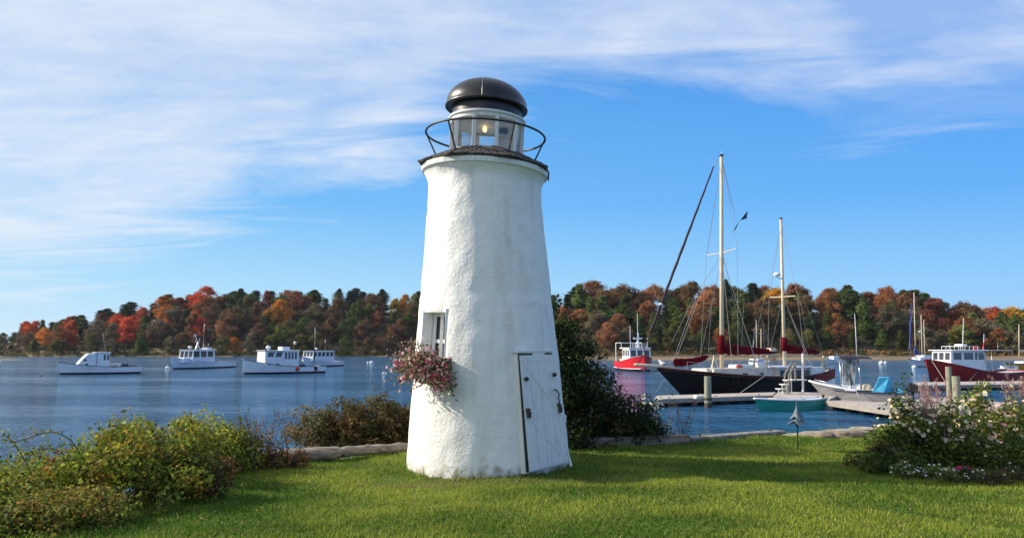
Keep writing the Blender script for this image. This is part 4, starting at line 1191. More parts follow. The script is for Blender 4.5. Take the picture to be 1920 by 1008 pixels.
b.pole('radar_post', b.pt(503, 658), b.pt(503, 653), .06, mat=WHITEGEL); b.lathe('radar_dome', [(.02, 0), (.3, .08), (.32, .25), (.2, .42), (.02, .5)], b.pt(503, 654), WHITEGEL)
b.pole('outrigger_pole', b.pt(545, 672), b.pt(552, 645), .035, mat=DARKTRIM); b.lathe('pole_light', [(.02, 0), (.16, .1), (.16, .4), (.02, .5)], b.pt(553, 646), WHITEGEL)
b.box('bait_box', DARKTRIM, xa + .3, xa + 1.4, .8, 1.2, 1.2)
m = MB(); m.ball(b.pt(558, 691, -1.85), .28, 10, 8); m.build('red_float', ORANGE, b.root, smooth=True)
m = MB(); m.ball(b.pt(592, 690, -1.7), .24, 10, 8, 1.5); m.build('fender', BLACKRUB, b.root, smooth=True)
m = MB(); m.tube([b.pt(456, 671), b.pt(456, 699)], .06, 5); m.build('stem_post', WHITEGEL, b.root)
# 4 rear
b = Boat('lobster_boat', 'smaller white lobster boat with dark pole, partly hidden behind the long one', wl(567, 140), wl(634, 150), 'boat', GW)
b.hull(3.3, 1.9, .9, .95, rb=.6, rs=.1, tw=.85, mat=WHITEGEL, bot=BLUEBOT, rail=WHITEGEL)
x0, xa, zr = b.pt(576, 670).x, b.pt(617, 670).x, b.pt(595, 658).z
wh = b.box('wheelhouse', WHITEGEL, x0, xa, 1.0, zr, 2.5, .4, 0, 2.4)
L3 = (xa - x0 - .4) / 5
for k in range(5): b.sidewin(x0 + .35 + k * L3, x0 + .35 + k * L3 + L3 * .7, zr - .95, zr - .15, 2.5, 2.4, 1.0, zr, wh, sk0=.1, sk1=.1)
b.frontwin(x0, .4, zr - .95, zr - .15, 1.0, zr, 2.2, wh, 3)
b.box('roof', WHITEGEL, x0 + .2, xa + .2, zr + .002, zr + .09, 2.6)
b.pole('riding_mast', b.pt(589.5, 678, -1.3), b.pt(590.5, 636, -1.3), .07, .05, mat=DARKTRIM); b.pole('mast_top', b.pt(590.5, 636, -1.3), b.pt(591, 614, -1.3), .05, .04, mat=WHITEGEL)
b.lathe('radar_dome', [(.02, 0), (.25, .08), (.25, .3), (.02, .4)], b.pt(593, 655), WHITEGEL)
b.pole('whip_antenna', b.pt(609, 657), b.pt(611, 634), .025, .012)
buoy(697, 674, 175, .5, WHITEGEL, 'white mooring buoy left of the lighthouse, farther of two')
buoy(690, 673, 180, .3, WHITEGEL, 'tiny white float beside the far mooring buoy')
buoy(720, 700, 99, .22, WHITEGEL, 'small white buoy left of the flower box, nearer to us')
buoy(752, 697, 103, .18, WHITEGEL, 'small white buoy just beside the flower box')
buoy(76, 703, 92, .13, BLACKRUB, 'tiny dark lobster float left of the leftmost boat')

# 5 red fishing boat
b = Boat('fishing_boat', 'bright red fishing boat with white wheelhouse and steel gantry, bow towards us', wl(1209, 108), wl(1172, 121), 'boat', None)
b.hull(4.3, 2.35, 1.35, 1.45, rb=.5, rs=.1, tw=.85, tm=.5, mat=REDHULL, bot=BLUEBOT, rail=REDHULL, full=2.6, botz=.35, flare=.9)
m = MB(); 
for side in (1, -1):
    m.tube([(b.sx(t) + .5 * (1 - t), side * (b.bs(t) * (.9 + .1 * t) + .02) , .42) for t in [.03, .1, .2, .35, .5, .7, .85, 1]], .07, 5)
m.build('white_stripe', WHITEGEL, b.root)
zr = b.pt(1195, 653).z; x0 = -b.L * .30; xa = b.L * .10
wh = b.box('wheelhouse', WHITEGEL, x0, xa, 1.5, zr, 3.2, .35, 0, 3.1)
b.frontwin(x0, .35, zr - 1.15, zr - .25, 1.5, zr, 3.0, wh, 3)
for k in range(4): b.sidewin(x0 + .6 + k * 1.15, x0 + 1.35 + k * 1.15, zr - 1.1, zr - .25, 3.2, 3.1, 1.5, zr, wh)
b.box('roof', WHITEGEL, x0 + .1, xa + 1.6, zr + .002, zr + .14, 3.5)
b.pole('mast', (x0 + 1.5, 0, zr), (x0 + 1.5, 0, zr + 5.2), .06, .03, mat=WHITEGEL)
m = MB(); m.box((x0 + 1.5, 0, zr + 1.5), (.35, 1.3, .22)); m.build('radar_scanner', WHITEGEL, b.root)
b.lathe('radar_mount', [(.2, 0), (.15, 1.4)], (x0 + 1.5, 0, zr + .1), WHITEGEL)
b.pole('exhaust_stack', (xa - .2, -.9, zr), (xa - .2, -.9, zr + 2.4), .12, .12, mat=WHITEGEL)
b.pole('whip_antenna', (x0 + .8, 1.3, zr), (x0 + .8, 1.3, zr + 3.4), .05, .03, mat=WHITEGEL)
b.pole('whip_antenna', (x0 + .9, -1.3, zr), (x0 + .9, -1.3, zr + 1.6), .04, .03, mat=WHITEGEL)
m = MB(); xg = b.L/2 - .6
for y in (-1.6, 1.6): m.tube([(xg, y, 1.2), (xg, y, zr + .9)], .07, 6); m.tube([(xg, y, zr + .9), (xa + .5, y, zr + .9), (xa + .5, y, zr)], .05, 6)
m.tube([(xg, -1.6, zr + .9), (xg, 1.6, zr + .9)], .06, 6); m.build('gantry', WHITEGEL, b.root)
m = MB()
for y in (-1.0, 0, 1.0): m.tube([(x0 + .5, y, zr + .15), (x0 + .5, y, zr + .7)], .03, 5)
m.tube([(x0 + .5, -1.2, zr + .7), (x0 + .5, 1.2, zr + .7)], .03, 5); m.tube([(x0 + .5, -1.2, zr + .4), (x0 + .5, 1.2, zr + .4)], .03, 5); m.build('roof_rail', WHITEGEL, b.root)
b.box('bulwark_gear', CREAM, xa + .4, xg - .2, 1.2, 1.75, 2.2)

# 6 black ketch
KB = Boat('ketch', 'big black hulled ketch with two cream masts and crimson sail covers', wl(1228, 52), wl(1546, 60), 'sailboat', None)
b = KB
hb = b.pt(1229, 688).z; hs = b.pt(1544, 690).z
b.hull(4.4, hb, 1.22, hs, rb=2.6, rs=2.6, tw=.42, tm=.5, mat=BLACKHULL, bot=None, rail=VARNISH, deckmat=CREAMDECK, railr=.05, full=1.9, bulw=.10, botz=-.3, flare=.6)
def onside(t, z, side=-1, o=.03): return Vector((b.sx(t), side * (b.bs(t) + o), z))
# gold cove line, maroon stern bulwark, rubbing strakes
for side in (-1, 1):
    m = MB(); m.tube([onside(t, b.sh(t) - .14, side, -.005) for t in np.linspace(.02, .98, 24)], .022, 4); m.build('sheer_stripe', VARNISH, b.root)
for side in (-1, 1):
    m = MB(); q = [onside(t, 0, side, 0) for t in np.linspace(.80, 1.0, 8)]
    for i in range(7):
        t0, t1 = .80 + .2 * i / 7, .80 + .2 * (i + 1) / 7
        a, c = onside(t0, b.sh(t0) - .72, side, -.02), onside(t1, b.sh(t1) - .72, side, -.02); d, e = onside(t1, b.sh(t1) - .06, side, .035), onside(t0, b.sh(t0) - .06, side, .035)
        m.hexa([a, c, d, e], [p - Vector((0, side * .06, 0)) for p in (a, c, d, e)])
    m.build('stern_topside', MAROON, b.root)
# deckhouses
xA, xB = b.pt(1312, 695).x, b.pt(1432, 695).x
z1, z0 = b.pt(1360, 691).z, 1.1
dh = b.box('deckhouse', CREAMDECK, xA, xB, z0, z1 + .05, 2.5, .3, .1, 2.3)
for px in (1341, 1374, 1404): x = b.pt(px, 700).x; m = MB(); [m.box((x, s_ * 1.24, z0 + .34), (.42, .05, .15)) for s_ in (-1, 1)]; m.build('port_light', WINGLASS, dh)
xC, xD = b.pt(1424, 695).x, b.pt(1492, 695).x
z2 = b.pt(1455, 688).z
ah = b.box('aft_cabin', CREAMDECK, xC + .3, xD, 1.05, z2, 3.0, 0, 0, 2.9)
L_ = xD - xC - .3
for k in range(2):
    for s_ in (-1, 1):
        m = MB(); m.box((xC + .3 + L_ * (.26 + .48 * k), s_ * 1.49, 1.05 + (z2 - 1.05) * .5), (L_ * .38, .05, (z2 - 1.05) * .55)); m.build('window', WINGLASS, ah)
b.box('cabin_roof', WHITEGEL, xC + .1, xD + .15, z2 + .002, z2 + .09, 3.2)
xE = b.pt(1530, 690).x
b.box('cockpit_coaming', WHITEGEL, xD + .4, xE, 1.2, hs + .12, 2.0, .1, .1)
b.box('hatch', WHITEGEL, xB - 3.0, xB - 1.4, z1 + .052, z1 + .3, 1.2)
b.box('life_raft', WHITEGEL, xC - .6, xC + .25, z1 + .052, z1 + .45, 1.0)
b.lathe('orange_buoy', [(.02, 0), (.26, .06), (.26, .2), (.02, .28)], (b.pt(1377, 690).x, -.5, z1 + .05), ORANGE)
b.lathe('orange_buoy', [(.02, 0), (.34, .06), (.34, .22), (.02, .3)], (b.pt(1283, 690).x, -.3, b.sh(.2) - .1), REDHULL)
# bowsprit and masts
bs_ = b.pt(1190, 683); m = MB(); m.tube([(b.sx(.10), 0, hb - .1), (b.sx(0), 0, hb + .05), bs_], [.16, .14, .09], 8); m.build('bowsprit', CREAM, b.root, smooth=True)
m = MB(); m.tube([bs_ + Vector((.1, 0, 0)), (b.sx(0) + 1.5, 0, .45)], .02, 4); m.build('bobstay', ROPE, b.root)
mt = b.pt(1352.5, 292); mbs = b.pt(1353, 693); mbs = Vector((mbs.x, 0, 1.0))
mtt = Vector((mbs.x, 0, mt.z))
mast = b.pole('mainmast', mbs, mt, .165, .125, mat=CREAM, n=10)
b.lathe('mast_head', [(.16, 0), (.17, .12), (.05, .18)], mt - Vector((0, 0, .05)), DARKTRIM)
b.pole('mast_light', mt, mt + Vector((0, 0, .45)), .02, .01)
m = MB(); m.box(b.pt(1353, 476), (.2, .2, .22)); m.build('spreader_base', DARKTRIM, mast)
m = MB(); c0 = b.pt(1353, 474); m.tube([c0 + Vector((-.2, -1.7, .1)), c0, c0 + Vector((.3, 1.9, .05))], .04, 5); m.build('spreaders', CREAM, b.root)
zt0 = b.pt(1464, 410); mz = b.pt(1471, 690); mzb = Vector((mz.x, 0, 1.1))
b.pole('mizzenmast', mzb, zt0, .135, .10, mat=CREAM, n=10)
b.lathe('mizzen_head', [(.12, 0), (.13, .1), (.03, .14)], zt0 - Vector((0, 0, .04)), DARKTRIM)
m = MB(); c0 = b.pt(1468, 556); m.tube([c0 + Vector((-.3, -1.5, -.05)), c0, c0 + Vector((.3, 1.6, .05))], .04, 5); m.build('spreaders', CREAM, b.root)
rd = b.pt(1457, 517); m = MB(); m.lathe([(.05, -.02), (.26, 0), (.28, .12), (.2, .22), (.03, .26)], rd, 14); m.build('radar_dome', WHITEGEL, b.root, smooth=True)
m = MB(); m.tube([rd + Vector((0, 0, -.04)), rd + Vector((.15, 0, -.16)), b.pt(1466, 523)], .03, 5); m.build('radar_bracket', DARKTRIM, b.root)
# furled jib on the forestay
f0, f1 = b.pt(1219, 624), b.pt(1338, 312)
m = MB(); pts = []; rs_ = []
for i in range(30):
    f = i / 29; p = f0.lerp(f1, f); pts.append(p + Vector((0, .02 * math.sin(i * 2), 0))); rs_.append((.085 + .03 * math.sin(f * math.pi) + .008 * math.sin(i * 1.9)) * (1 - .35 * f))
m.tube(pts, rs_, 7); m.build('furled_jib', DARKSAIL, b.root, smooth=True)
b.pole('forestay', b.pt(1345, 298), b.pt(1336, 316), .03, mat=ROPE)
b.pole('forestay', b.pt(1219, 624), b.pt(1196, 684), .035, mat=DARKTRIM)
b.lathe('furling_ring', [(.02, -.1), (.14, -.04), (.14, .04), (.02, .1)], b.pt(1239, 570), WHITEGEL)
# sail covers
def cover(pa, pb, ra, rb_, mat, name, sag=.0, zs=1.4):
    m = MB(); n = 12; vs = []; ns = 14
    for i in range(ns + 1):
        f = i / ns; c = Vector(pa).lerp(Vector(pb), f); c.z -= sag * math.sin(f * math.pi)
        r = ra + (rb_ - ra) * f; r *= (.25 if i in (0, ns) else 1) * (1 + .08 * math.sin(i * 2.3))
        for k in range(n):
            a = 2 * math.pi * k / n; vs.append(c + Vector((0, math.cos(a) * r * (.75), math.sin(a) * r * zs)))
    m.add(vs, [(i*n+k, i*n+(k+1) % n, (i+1)*n+(k+1) % n, (i+1)*n+k) for i in range(ns) for k in range(n)] + [tuple(range(n-1, -1, -1)), tuple(ns*n + k for k in range(n))])
    return m.build(name, mat, b.root, smooth=True)
cover(b.pt(1356, 655), b.pt(1455, 660), .31, .13, REDSAIL, 'main_sail_cover')
cover(b.pt(1474, 654), b.pt(1537, 661), .28, .13, REDSAIL, 'mizzen_sail_cover')
cover(b.pt(1262, 679), b.pt(1328, 668), .22, .13, REDSAIL, 'staysail_cover', sag=.15)
m = MB(); m.tube([b.pt(1353, 628) + Vector((-.02, 0, 0)), b.pt(1352, 645), b.pt(1352.5, 664)], [.19, .30, .22], 10); m.build('mast_collar_cover', REDSAIL, b.root, smooth=True)
m = MB(); m.tube([b.pt(1470, 632), b.pt(1470.5, 645), b.pt(1471, 658)], [.16, .26, .2], 10); m.build('mast_collar_cover', REDSAIL, b.root, smooth=True)
b.pole('main_boom', b.pt(1355, 664), b.pt(1460, 664), .08, mat=CREAM); b.pole('mizzen_boom', b.pt(1474, 664), b.pt(1541, 664), .07, mat=CREAM)
# shrouds and stays, each side as its own web
def web(name, lines, r=.018, mat=ROPE):
    m = MB()
    for a, c in lines: m.tube([a, c], r, 4)
    return m.build(name, mat, b.root)
for side in (-1, 1):
    ce = lambda px, yo=0: Vector((b.pt(px, 690).x, side * (b.bs((b.pt(px, 690).x + b.L/2) / b.L)), 1.25))
    web('main_shrouds', [(b.pt(1353, 470) + Vector((0, side * 1.6, 0)), ce(1346)), (b.pt(1353, 300), b.pt(1353, 470) + Vector((0, side * 1.6, 0))), (b.pt(1354, 480), ce(1338)), (b.pt(1354, 480), ce(1384))])
    web('mizzen_shrouds', [(b.pt(1468, 555) + Vector((0, side * 1.4, 0)), ce(1474)), (b.pt(1465, 418), b.pt(1468, 555) + Vector((0, side * 1.4, 0))), (b.pt(1468, 556), ce(1498)), (b.pt(1468, 556), ce(1492))])
web('bow_stays', [(b.pt(1310, 545), b.pt(1262, 675)), (b.pt(1315, 546), b.pt(1266, 676)), (b.pt(1310, 545), b.pt(1352, 480)), (b.pt(1262, 675), b.pt(1240, 692)), (b.pt(1240, 692), b.pt(1236, 700))], .020)
web('running_rigging', [(b.pt(1354, 300), b.pt(1372, 390)), (b.pt(1354, 300), b.pt(1378, 400)), (b.pt(1498, 552), b.pt(1517, 655)), (b.pt(1505, 552), b.pt(1541, 655)), (b.pt(1466, 420), b.pt(1410, 660)), (b.pt(1412, 545), b.pt(1446, 655)), (b.pt(1335, 560), b.pt(1328, 660)), (b.pt(1356, 480), b.pt(1397, 655)), (b.pt(1354, 540), b.pt(1420, 690)), (b.pt(1430, 600), b.pt(1436, 688)), (b.pt(1395, 560), b.pt(1388, 688)), (b.pt(1467, 560), b.pt(1436, 688)), (b.pt(1352, 300), b.pt(1327, 476)), (b.pt(1471, 600), b.pt(1512, 688)), (b.pt(1260, 640), b.pt(1300, 560))], .013)
web('mooring_line', [(b.pt(1229, 735), b.pt(1258, 695))], .02)
# fittings on deck: stanchions, wheel, tender, sheet winches, ladder rails
m = MB()
for t in np.linspace(.12, .97, 15):
    for side in (-1, 1): m.tube([(b.sx(t), side * (b.bs(t) - .08), b.sh(t) - .05), (b.sx(t), side * (b.bs(t) - .08), b.sh(t) + .62)], .018, 4)
for side in (-1, 1): m.tube([(b.sx(t), side * (b.bs(t) - .08), b.sh(t) + .6) for t in np.linspace(.12, .97, 15)], .010, 4)
m.build('lifelines', STEEL, b.root)
for px in (1318, 1395, 1418, 1523):
    m = MB(); q = b.pt(px, 690); m.tube([(q.x, -.9, 1.2), (q.x + .25, -.9, b.pt(px, 666).z)], .06, 6); m.tube([(q.x + .9, -.9, 1.2), (q.x + .25, -.9, b.pt(px, 667).z), (q.x - .3, -.9, 1.25)], .035, 5); m.build('boom_crutch', CREAM, b.root)
m = MB(); q = b.pt(1450, 662); m.tube([q + Vector((.5 * math.cos(a), 0, .5 * math.sin(a))) for a in [i * math.pi / 6 for i in range(12)]], .03, 5, closed=True)
for i in range(3): a = i * math.pi / 3; m.tube([q + Vector((.5 * math.cos(a), 0, .5 * math.sin(a))), q - Vector((.5 * math.cos(a), 0, .5 * math.sin(a)))], .02, 4)
m.tube([q, q - Vector((0, 0, .9))], .06, 6); m.build('steering_wheel', BROWNWOOD, b.root)
b.box('binnacle', CREAM, q.x - .5, q.x + .1, q.z + .15, q.z + .4, .5)
# dark pennant
m = MB(); pA = [b.pt(1401, 402), b.pt(1390, 412), b.pt(1382, 421), b.pt(1376, 432), b.pt(1369, 442)]; wd = [.30, .07, .16, .20, .03]
vs = []
for i, (p, w_) in enumerate(zip(pA, wd)):
    d = Vector((.75, .0, .66)).normalized() if i else Vector((.2, 0, 1)); o_ = Vector((0, .08 * math.sin(i * 1.7), 0)); vs += [p + d * w_ + o_, p - d * w_ + o_, p - d * w_ + o_ + Vector((0, .012, 0)), p + d * w_ + o_ + Vector((0, .012, 0))]
fs = []
for i in range(4):
    for k in range(4): fs.append((i*4+k, (i+1)*4+k, (i+1)*4+(k+1) % 4, i*4+(k+1) % 4))
fs += [(0, 3, 2, 1), (16, 17, 18, 19)]
m.add(vs, [tuple(f) for f in fs]); m.build('pennant', BLUEBOT, b.root)
web('pennant_halyard', [(b.pt(1354, 300), b.pt(1381, 418)), (b.pt(1369, 442), b.pt(1356, 560))], .008)
# gull on the bowsprit
def gull(loc, label, s_=1.0, rz=0.0, flying=False):
    root = thing('gull', loc, rz, label, 'bird')
    m = MB(); m.tube([(-.26, 0, .17), (-.14, 0, .16), (0, 0, .17), (.10, 0, .22), (.16, 0, .30), (.19, 0, .35), (.23, 0, .345)], [v * s_ for v in (.012, .05, .09, .075, .045, .045, .012)], 10)
    m.build('body', FEATHER, root, smooth=True)
    m = MB(); m.tube([(.22, 0, .345), (.29, 0, .33)], [.014, .005], 6); m.build('beak', YELLOW, root)
    for sd_ in (-1, 1):
        m = MB(); m.tube([(0, sd_ * .03, .1), (0.01, sd_ * .03, 0)], .008, 5); m.build('leg', ORANGE, root)
        m = MB(); m.tube([(.08, sd_ * .07, .22), (-.10, sd_ * .085, .18), (-.30, sd_ * .03, .15)], [.02, .045, .01], 8); m.build('wing', GREYHULL, root, smooth=True)
    root.scale = (s_, s_, s_)
g0 = b.root.location + b.rot @ Vector((b.pt(1243, 686).x, 0, 0)); gz = hb + .06
gull((g0.x, g0.y, WATER + gz - .05), 'white gull standing at the bow of the black ketch', 1.3, 2.6)

# distant ketch seen through the rigging, small motorboat, white sloop, yellow sloop
def sloop(bow, stern, hullm, label, B, masts, covm, Hs, blue=True):
    global b
    b = Boat('sailboat', label, bow, stern, 'sailboat')
    b.hull(B, Hs[0], Hs[1], Hs[2], rb=.9, rs=.4, tw=.6, mat=hullm, bot=BLUEBOT, rail=DARKTRIM, deckmat=WHITEGEL, botz=.12, flare=.7)
    for (p0, p1, r) in masts: b.pole('mast', b.pt(*p0), b.pt(*p1), r, r * .8, mat=CREAM)
    return b
b = sloop(wl(1702, 140), wl(1745, 146), WHITEGEL, 'small white sloop with blue sail cover moored left of the maroon boat', 2.6, [((1717, 672), (1713.5, 548), .10)], None, (1.5, 1.0, 1.05))
b.box('cabin', WHITEGEL, b.pt(1716, 668).x, b.pt(1736, 668).x, .9, 1.75, 1.7, .4, .1)
b.pole('sail_cover', b.pt(1715.5, 664), b.pt(1716, 648), .30, .12, mat=BLUESAIL); b.pole('boom', b.pt(1717, 661), b.pt(1733, 662), .14, .10, mat=BLUESAIL)
m = MB(); m.tube([b.pt(1704, 602), b.pt(1726, 602)], .03, 4); m.build('spreader', STEEL, b.root)
m = MB(); [m.tube([b.pt(*a), b.pt(*c)], .02, 4) for a, c in (((1714, 552), (1703, 662)), ((1714, 552), (1743, 664)), ((1705, 602), (1708, 664)), ((1725, 602), (1724, 664)))]; m.build('stays', ROPE, b.root)
m = MB(); m.tube([b.pt(1709, 570), b.pt(1706, 655)], .09, 5); m.build('furled_jib', BLUESAIL, b.root)
b.box('dinghy_gear', DARKTRIM, b.pt(1734, 668).x, b.pt(1741, 668).x, 1.0, 1.6, 1.2)
b = sloop(wl(1716, 165), wl(1752, 178), WHITEGEL, 'white ketch with twin bare masts just behind the small sloop', 3.0, [((1729, 668), (1727, 590), .10), ((1734, 668), (1732, 600), .09)], None, (1.6, 1.1, 1.2))
b.box('cabin', WHITEGEL, b.pt(1724, 668).x, b.pt(1740, 668).x, 1.0, 1.9, 1.8, .4, .1)
m = MB(); m.tube([b.pt(1720, 625), b.pt(1733, 625)], .035, 4); m.build('spreader', STEEL, b.root)
b.lathe('radar_dome', [(.02, 0), (.32, .1), (.32, .3), (.02, .4)], b.pt(1725.5, 623), WHITEGEL)
buoy(1714, 683, 132, .42, WHITEGEL, 'white mooring ball at the bow of the small sloop')
buoy(1652, 676, 170, .55, WHITEGEL, 'white mooring buoy in open water right of the canopied boat')
buoy(1660, 675, 180, .35, WHITEGEL, 'smaller pale float beside the mooring buoy in open water')
b = sloop(wl(1404, 128), wl(1436, 140), WHITEGEL, 'distant white sailboat seen through the rigging of the black ketch', 2.6, [((1419, 672), (1418, 600), .07), ((1427, 672), (1427, 616), .08)], None, (1.4, 1.0, 1.1))
m = MB(); m.tube([b.pt(1421, 625), b.pt(1433, 625)], .05, 4); m.tube([b.pt(1413, 635), b.pt(1413, 665)], .03, 4); m.tube([b.pt(1418, 602), b.pt(1408, 668)], .025, 4); m.build('stays', STEEL, b.root)
b.box('cabin', WHITEGEL, b.pt(1412, 668).x, b.pt(1425, 668).x, .9, 1.6, 1.6, .4, .1)
# small motorboat
b = Boat('motorboat', 'tiny white motorboat far off behind the canopied boat', wl(1549, 168), wl(1580, 176), 'boat')
b.hull(1.9, 1.25, .75, .7, rb=.6, rs=.1, tw=.85, mat=WHITEGEL, bot=None, rail=WHITEGEL)
b.box('console', WHITEGEL, b.pt(1558, 672).x, b.pt(1570, 672).x, .6, 1.7, 1.2, .4, .1)
m = MB(); m.tube([(0, -.5, 1.7), (0, -.5, 2.2), (.9, -.5, 2.2)], .05, 4); m.build('rail', STEEL, b.root); b.box('outboard', BLACKRUB, b.L/2 - .1, b.L/2 + .3, .2, 1.1, .4)
# yellow sloop at the right edge
b = sloop(wl(1884, 118), wl(1948, 122), YELLOW, 'yellow hulled sailboat cut off by the right edge of the picture', 2.4, [((1911, 668), (1910.5, 608), .09)], None, (1.15, .95, 1.0))
b.pole('boom', b.pt(1912, 657), b.pt(1946, 658), .18, .12, mat=CREAM); b.box('cabin', WHITEGEL, b.pt(1908, 664).x, b.pt(1935, 664).x, .9, 1.35, 1.5, .3, .1)
m = MB(); m.tube([b.pt(1910.5, 610), b.pt(1889, 664)], .02, 4); m.tube([b.pt(1910.5, 610), b.pt(1940, 664)], .02, 4); m.build('stays', DARKTRIM, b.root)
b = Boat('dinghy', 'low white dinghy between the maroon boat and the yellow hull', wl(1871, 104), wl(1902, 107), 'boat')
b.hull(1.3, .62, .42, .45, rb=.3, rs=.05, tw=.8, mat=WHITEGEL, rail=WHITEGEL, bulw=.1); b.box('thwart', CREAM, -.2, .2, .3, .42, 1.0)
m = MB(); m.box((.6, 0, .6), (.5, .4, .5)); m.build('gear_bag', CREAM, b.root, bevel=.08)

# 7 maroon lobster boat
b = Boat('lobster_boat', 'maroon hulled lobster boat with white cabin and red gear on its roof', wl(1736, 68), wl(1912, 75), 'boat')
hb = b.pt(1738, 673).z; hs = b.pt(1895, 695, -1.0).z
b.hull(3.3, hb, .98, hs + .05, rb=.35, rs=.1, tw=.88, tm=.4, full=3.2, mat=MAROON, bot=BLACKHULL, rail=MAROON, railr=.045, deckmat=GREYDECK)
x0, x1 = b.pt(1763, 677).x, b.pt(1829, 677).x; zr = b.pt(1790, 657).z; zc = 1.12
wh = b.box('wheelhouse', WHITEGEL, x0, x1, zc, zr, 1.9, .28, -.0, 1.8)
Lw = (x1 - x0 - .45)
for k, (a, c) in enumerate(((.06, .30), (.38, .66), (.72, .80), (.83, 1.0))): b.sidewin(x0 + .25 + Lw * a, x0 + .25 + Lw * c, zr - .82, zr - .18, 1.9, 1.8, zc, zr, wh, sk0=.07 if k < 1 else .03, sk1=.03)
b.frontwin(x0, .28, zr - .82, zr - .18, zc, zr, 1.7, wh, 3)
tr_ = b.box('trunk_cabin', WHITEGEL, x0 - .9, x0 + .2, 1.2, 1.62, 1.1, .5, 0, .9)
for k in range(3): m = MB(); m.lathe([(.09, -.03), (.09, .03)], (0, 0, 0), 10); m.v = [(x0 + 1.6 + k * .62 + v[0], -.96 + v[2], zc + .30 + v[1]) for v in m.v]; m.build('porthole', WINGLASS, wh)
b.box('roof', WHITEGEL, x0 + .1, x1 + .25, zr + .002, zr + .08, 2.45)
xz = b.pt(1879, 660).x
b.box('aft_canopy', CREAMDECK, x1 + .26, xz, zr + .0, zr + .05, 2.2)
for y in (-1.0, 1.0): b.pole('canopy_post', (xz - .05, y, .9), (xz - .05, y, zr), .03, mat=STEEL)
b.box('bulkhead', CREAMDECK, x1 + .02, x1 + .7, .9, zr - .05, 1.3)
b.pole('whip_antenna', b.pt(1805, 655), b.pt(1806.5, 596), .045, .025, mat=WHITEGEL); b.pole('whip_antenna', b.pt(1844, 655), b.pt(1845, 626), .035, .025, mat=WHITEGEL); b.pole('whip_antenna', b.pt(1780, 656), b.pt(1780, 644), .02); b.pole('whip_antenna', b.pt(1871, 657), b.pt(1871, 643), .02)
m = MB(); m.box(b.pt(1801, 647), (.7, .8, .22)); m.build('radar_scanner', WHITEGEL, b.root, bevel=.04)
m = MB(); xr0, xr1 = b.pt(1783, 650).x, b.pt(1815, 650).x
for y in (-.9, .9):
    m.tube([(xr0, y, zr + .4), (xr1, y, zr + .4)], .025, 5)
    for i in range(5): x = xr0 + (xr1 - xr0) * i / 4; m.tube([(x, y, zr + .05), (x, y, zr + .4)], .02, 5)
m.tube([(xr0, -.9, zr + .4), (xr0, .9, zr + .4)], .025, 5); m.build('roof_rail', WHITEGEL, b.root)
for k in range(3): m = MB(); c0 = Vector((b.pt(1822 + k * 6, 650).x, -.4 + .3 * k, zr + .22)); m.tube([c0 - Vector((.45, 0, .04)), c0, c0 + Vector((.45, 0, .06))], [.08, .15, .07], 8); m.build('red_float', REDHULL, b.root, smooth=True)
m = MB(); m.tube([b.pt(1842, 655), b.pt(1845, 640)], .05, 5); m.build('red_flag_staff', REDHULL, b.root)
m = MB(); m.tube([b.pt(1831, 672, -.9), b.pt(1834, 664, -.9), b.pt(1841, 660, -.9), b.pt(1845, 666, -.9), b.pt(1845, 683, -.9)], .05, 6); m.build('pot_hauler_arch', CREAM, b.root)
for k, (px, mt_) in enumerate(((1884, WHITEGEL), (1893, STEEL), (1902, WHITEGEL))): m = MB(); q = b.pt(px, 688, -.6); m.box(q, (.5, .6, .28), .2 * k); m.tube([q, q + Vector((.1, 0, .9))], .025, 5); m.build('deck_gear', mt_, b.root, bevel=.03)
m = MB(); m.tube([b.pt(1747, 675, -1.0), b.pt(1773, 716, -2.0)], .03, 5); m.build('mooring_line', ROPE, b.root); m = MB(); m.tube([b.pt(1832, 697, -1.5), b.pt(1818, 713, -2.5)], .02, 5); m.build('mooring_line', ROPE, b.root)

# 8 canopied centre console boat (behind) and grey skiff (in front)
b = Boat('console_boat', 'white and grey centre console boat with clear canopy screen and navy hardtop', wl(1515, 46.0), wl(1692, 44.0), 'boat')
hb = b.pt(1515, 715, 0).z
b.hull(2.0, hb + .05, .80, .72, rb=1.0, rs=.1, tw=.85, tm=.5, mat=GREYHULL, bot=None, rail=WHITEGEL, railr=.06, deckmat=WHITEGEL, bulw=.06, botz=.05)
xc0, xc1 = b.pt(1574, 710).x, b.pt(1612, 710).x
b.box('console', WHITEGEL, xc0, xc1, .6, 1.18, 1.0, .12, 0, .8)
zt_ = b.pt(1590, 672).z
m = MB(); xx0, xx1 = b.pt(1578, 700).x, b.pt(1602, 700).x
m.hexa([(xx0, -.45, 1.15), (xx1, -.45, 1.1), (xx1, .45, 1.1), (xx0, .45, 1.15)], [(xx0 + .05, -.55, zt_ - .03), (xx1 + .15, -.55, zt_ - .03), (xx1 + .15, .55, zt_ - .03), (xx0 + .05, .55, zt_ - .03)]); m.build('canopy_screen', CLEARVINYL, b.root, bevel=.03)
for px in (1577, 1595, 1612):
    for y in (-.62, .62): b.pole('canopy_post', (b.pt(px, 700).x, y, .75), (b.pt(px - 2, 700).x, y * .95, zt_), .028, mat=STEEL if px != 1595 else BLACKRUB)
m = MB(); xa_, xb_ = b.pt(1571, 672).x, b.pt(1636, 672).x
m.hexa([(xa_, -.85, zt_), (xb_, -.85, zt_ - .02), (xb_, .85, zt_ - .02), (xa_, .85, zt_)], [(xa_ + .15, -.8, zt_ + .17), (xb_ - .3, -.8, zt_ + .15), (xb_ - .3, .8, zt_ + .15), (xa_ + .15, .8, zt_ + .17)]); m.build('hardtop', NAVYTOP, b.root, bevel=.03)
b.box('hardtop_edge', WHITEGEL, xa_ + .25, b.pt(1608, 672).x, zt_ - .035, zt_ - .003, 1.5)
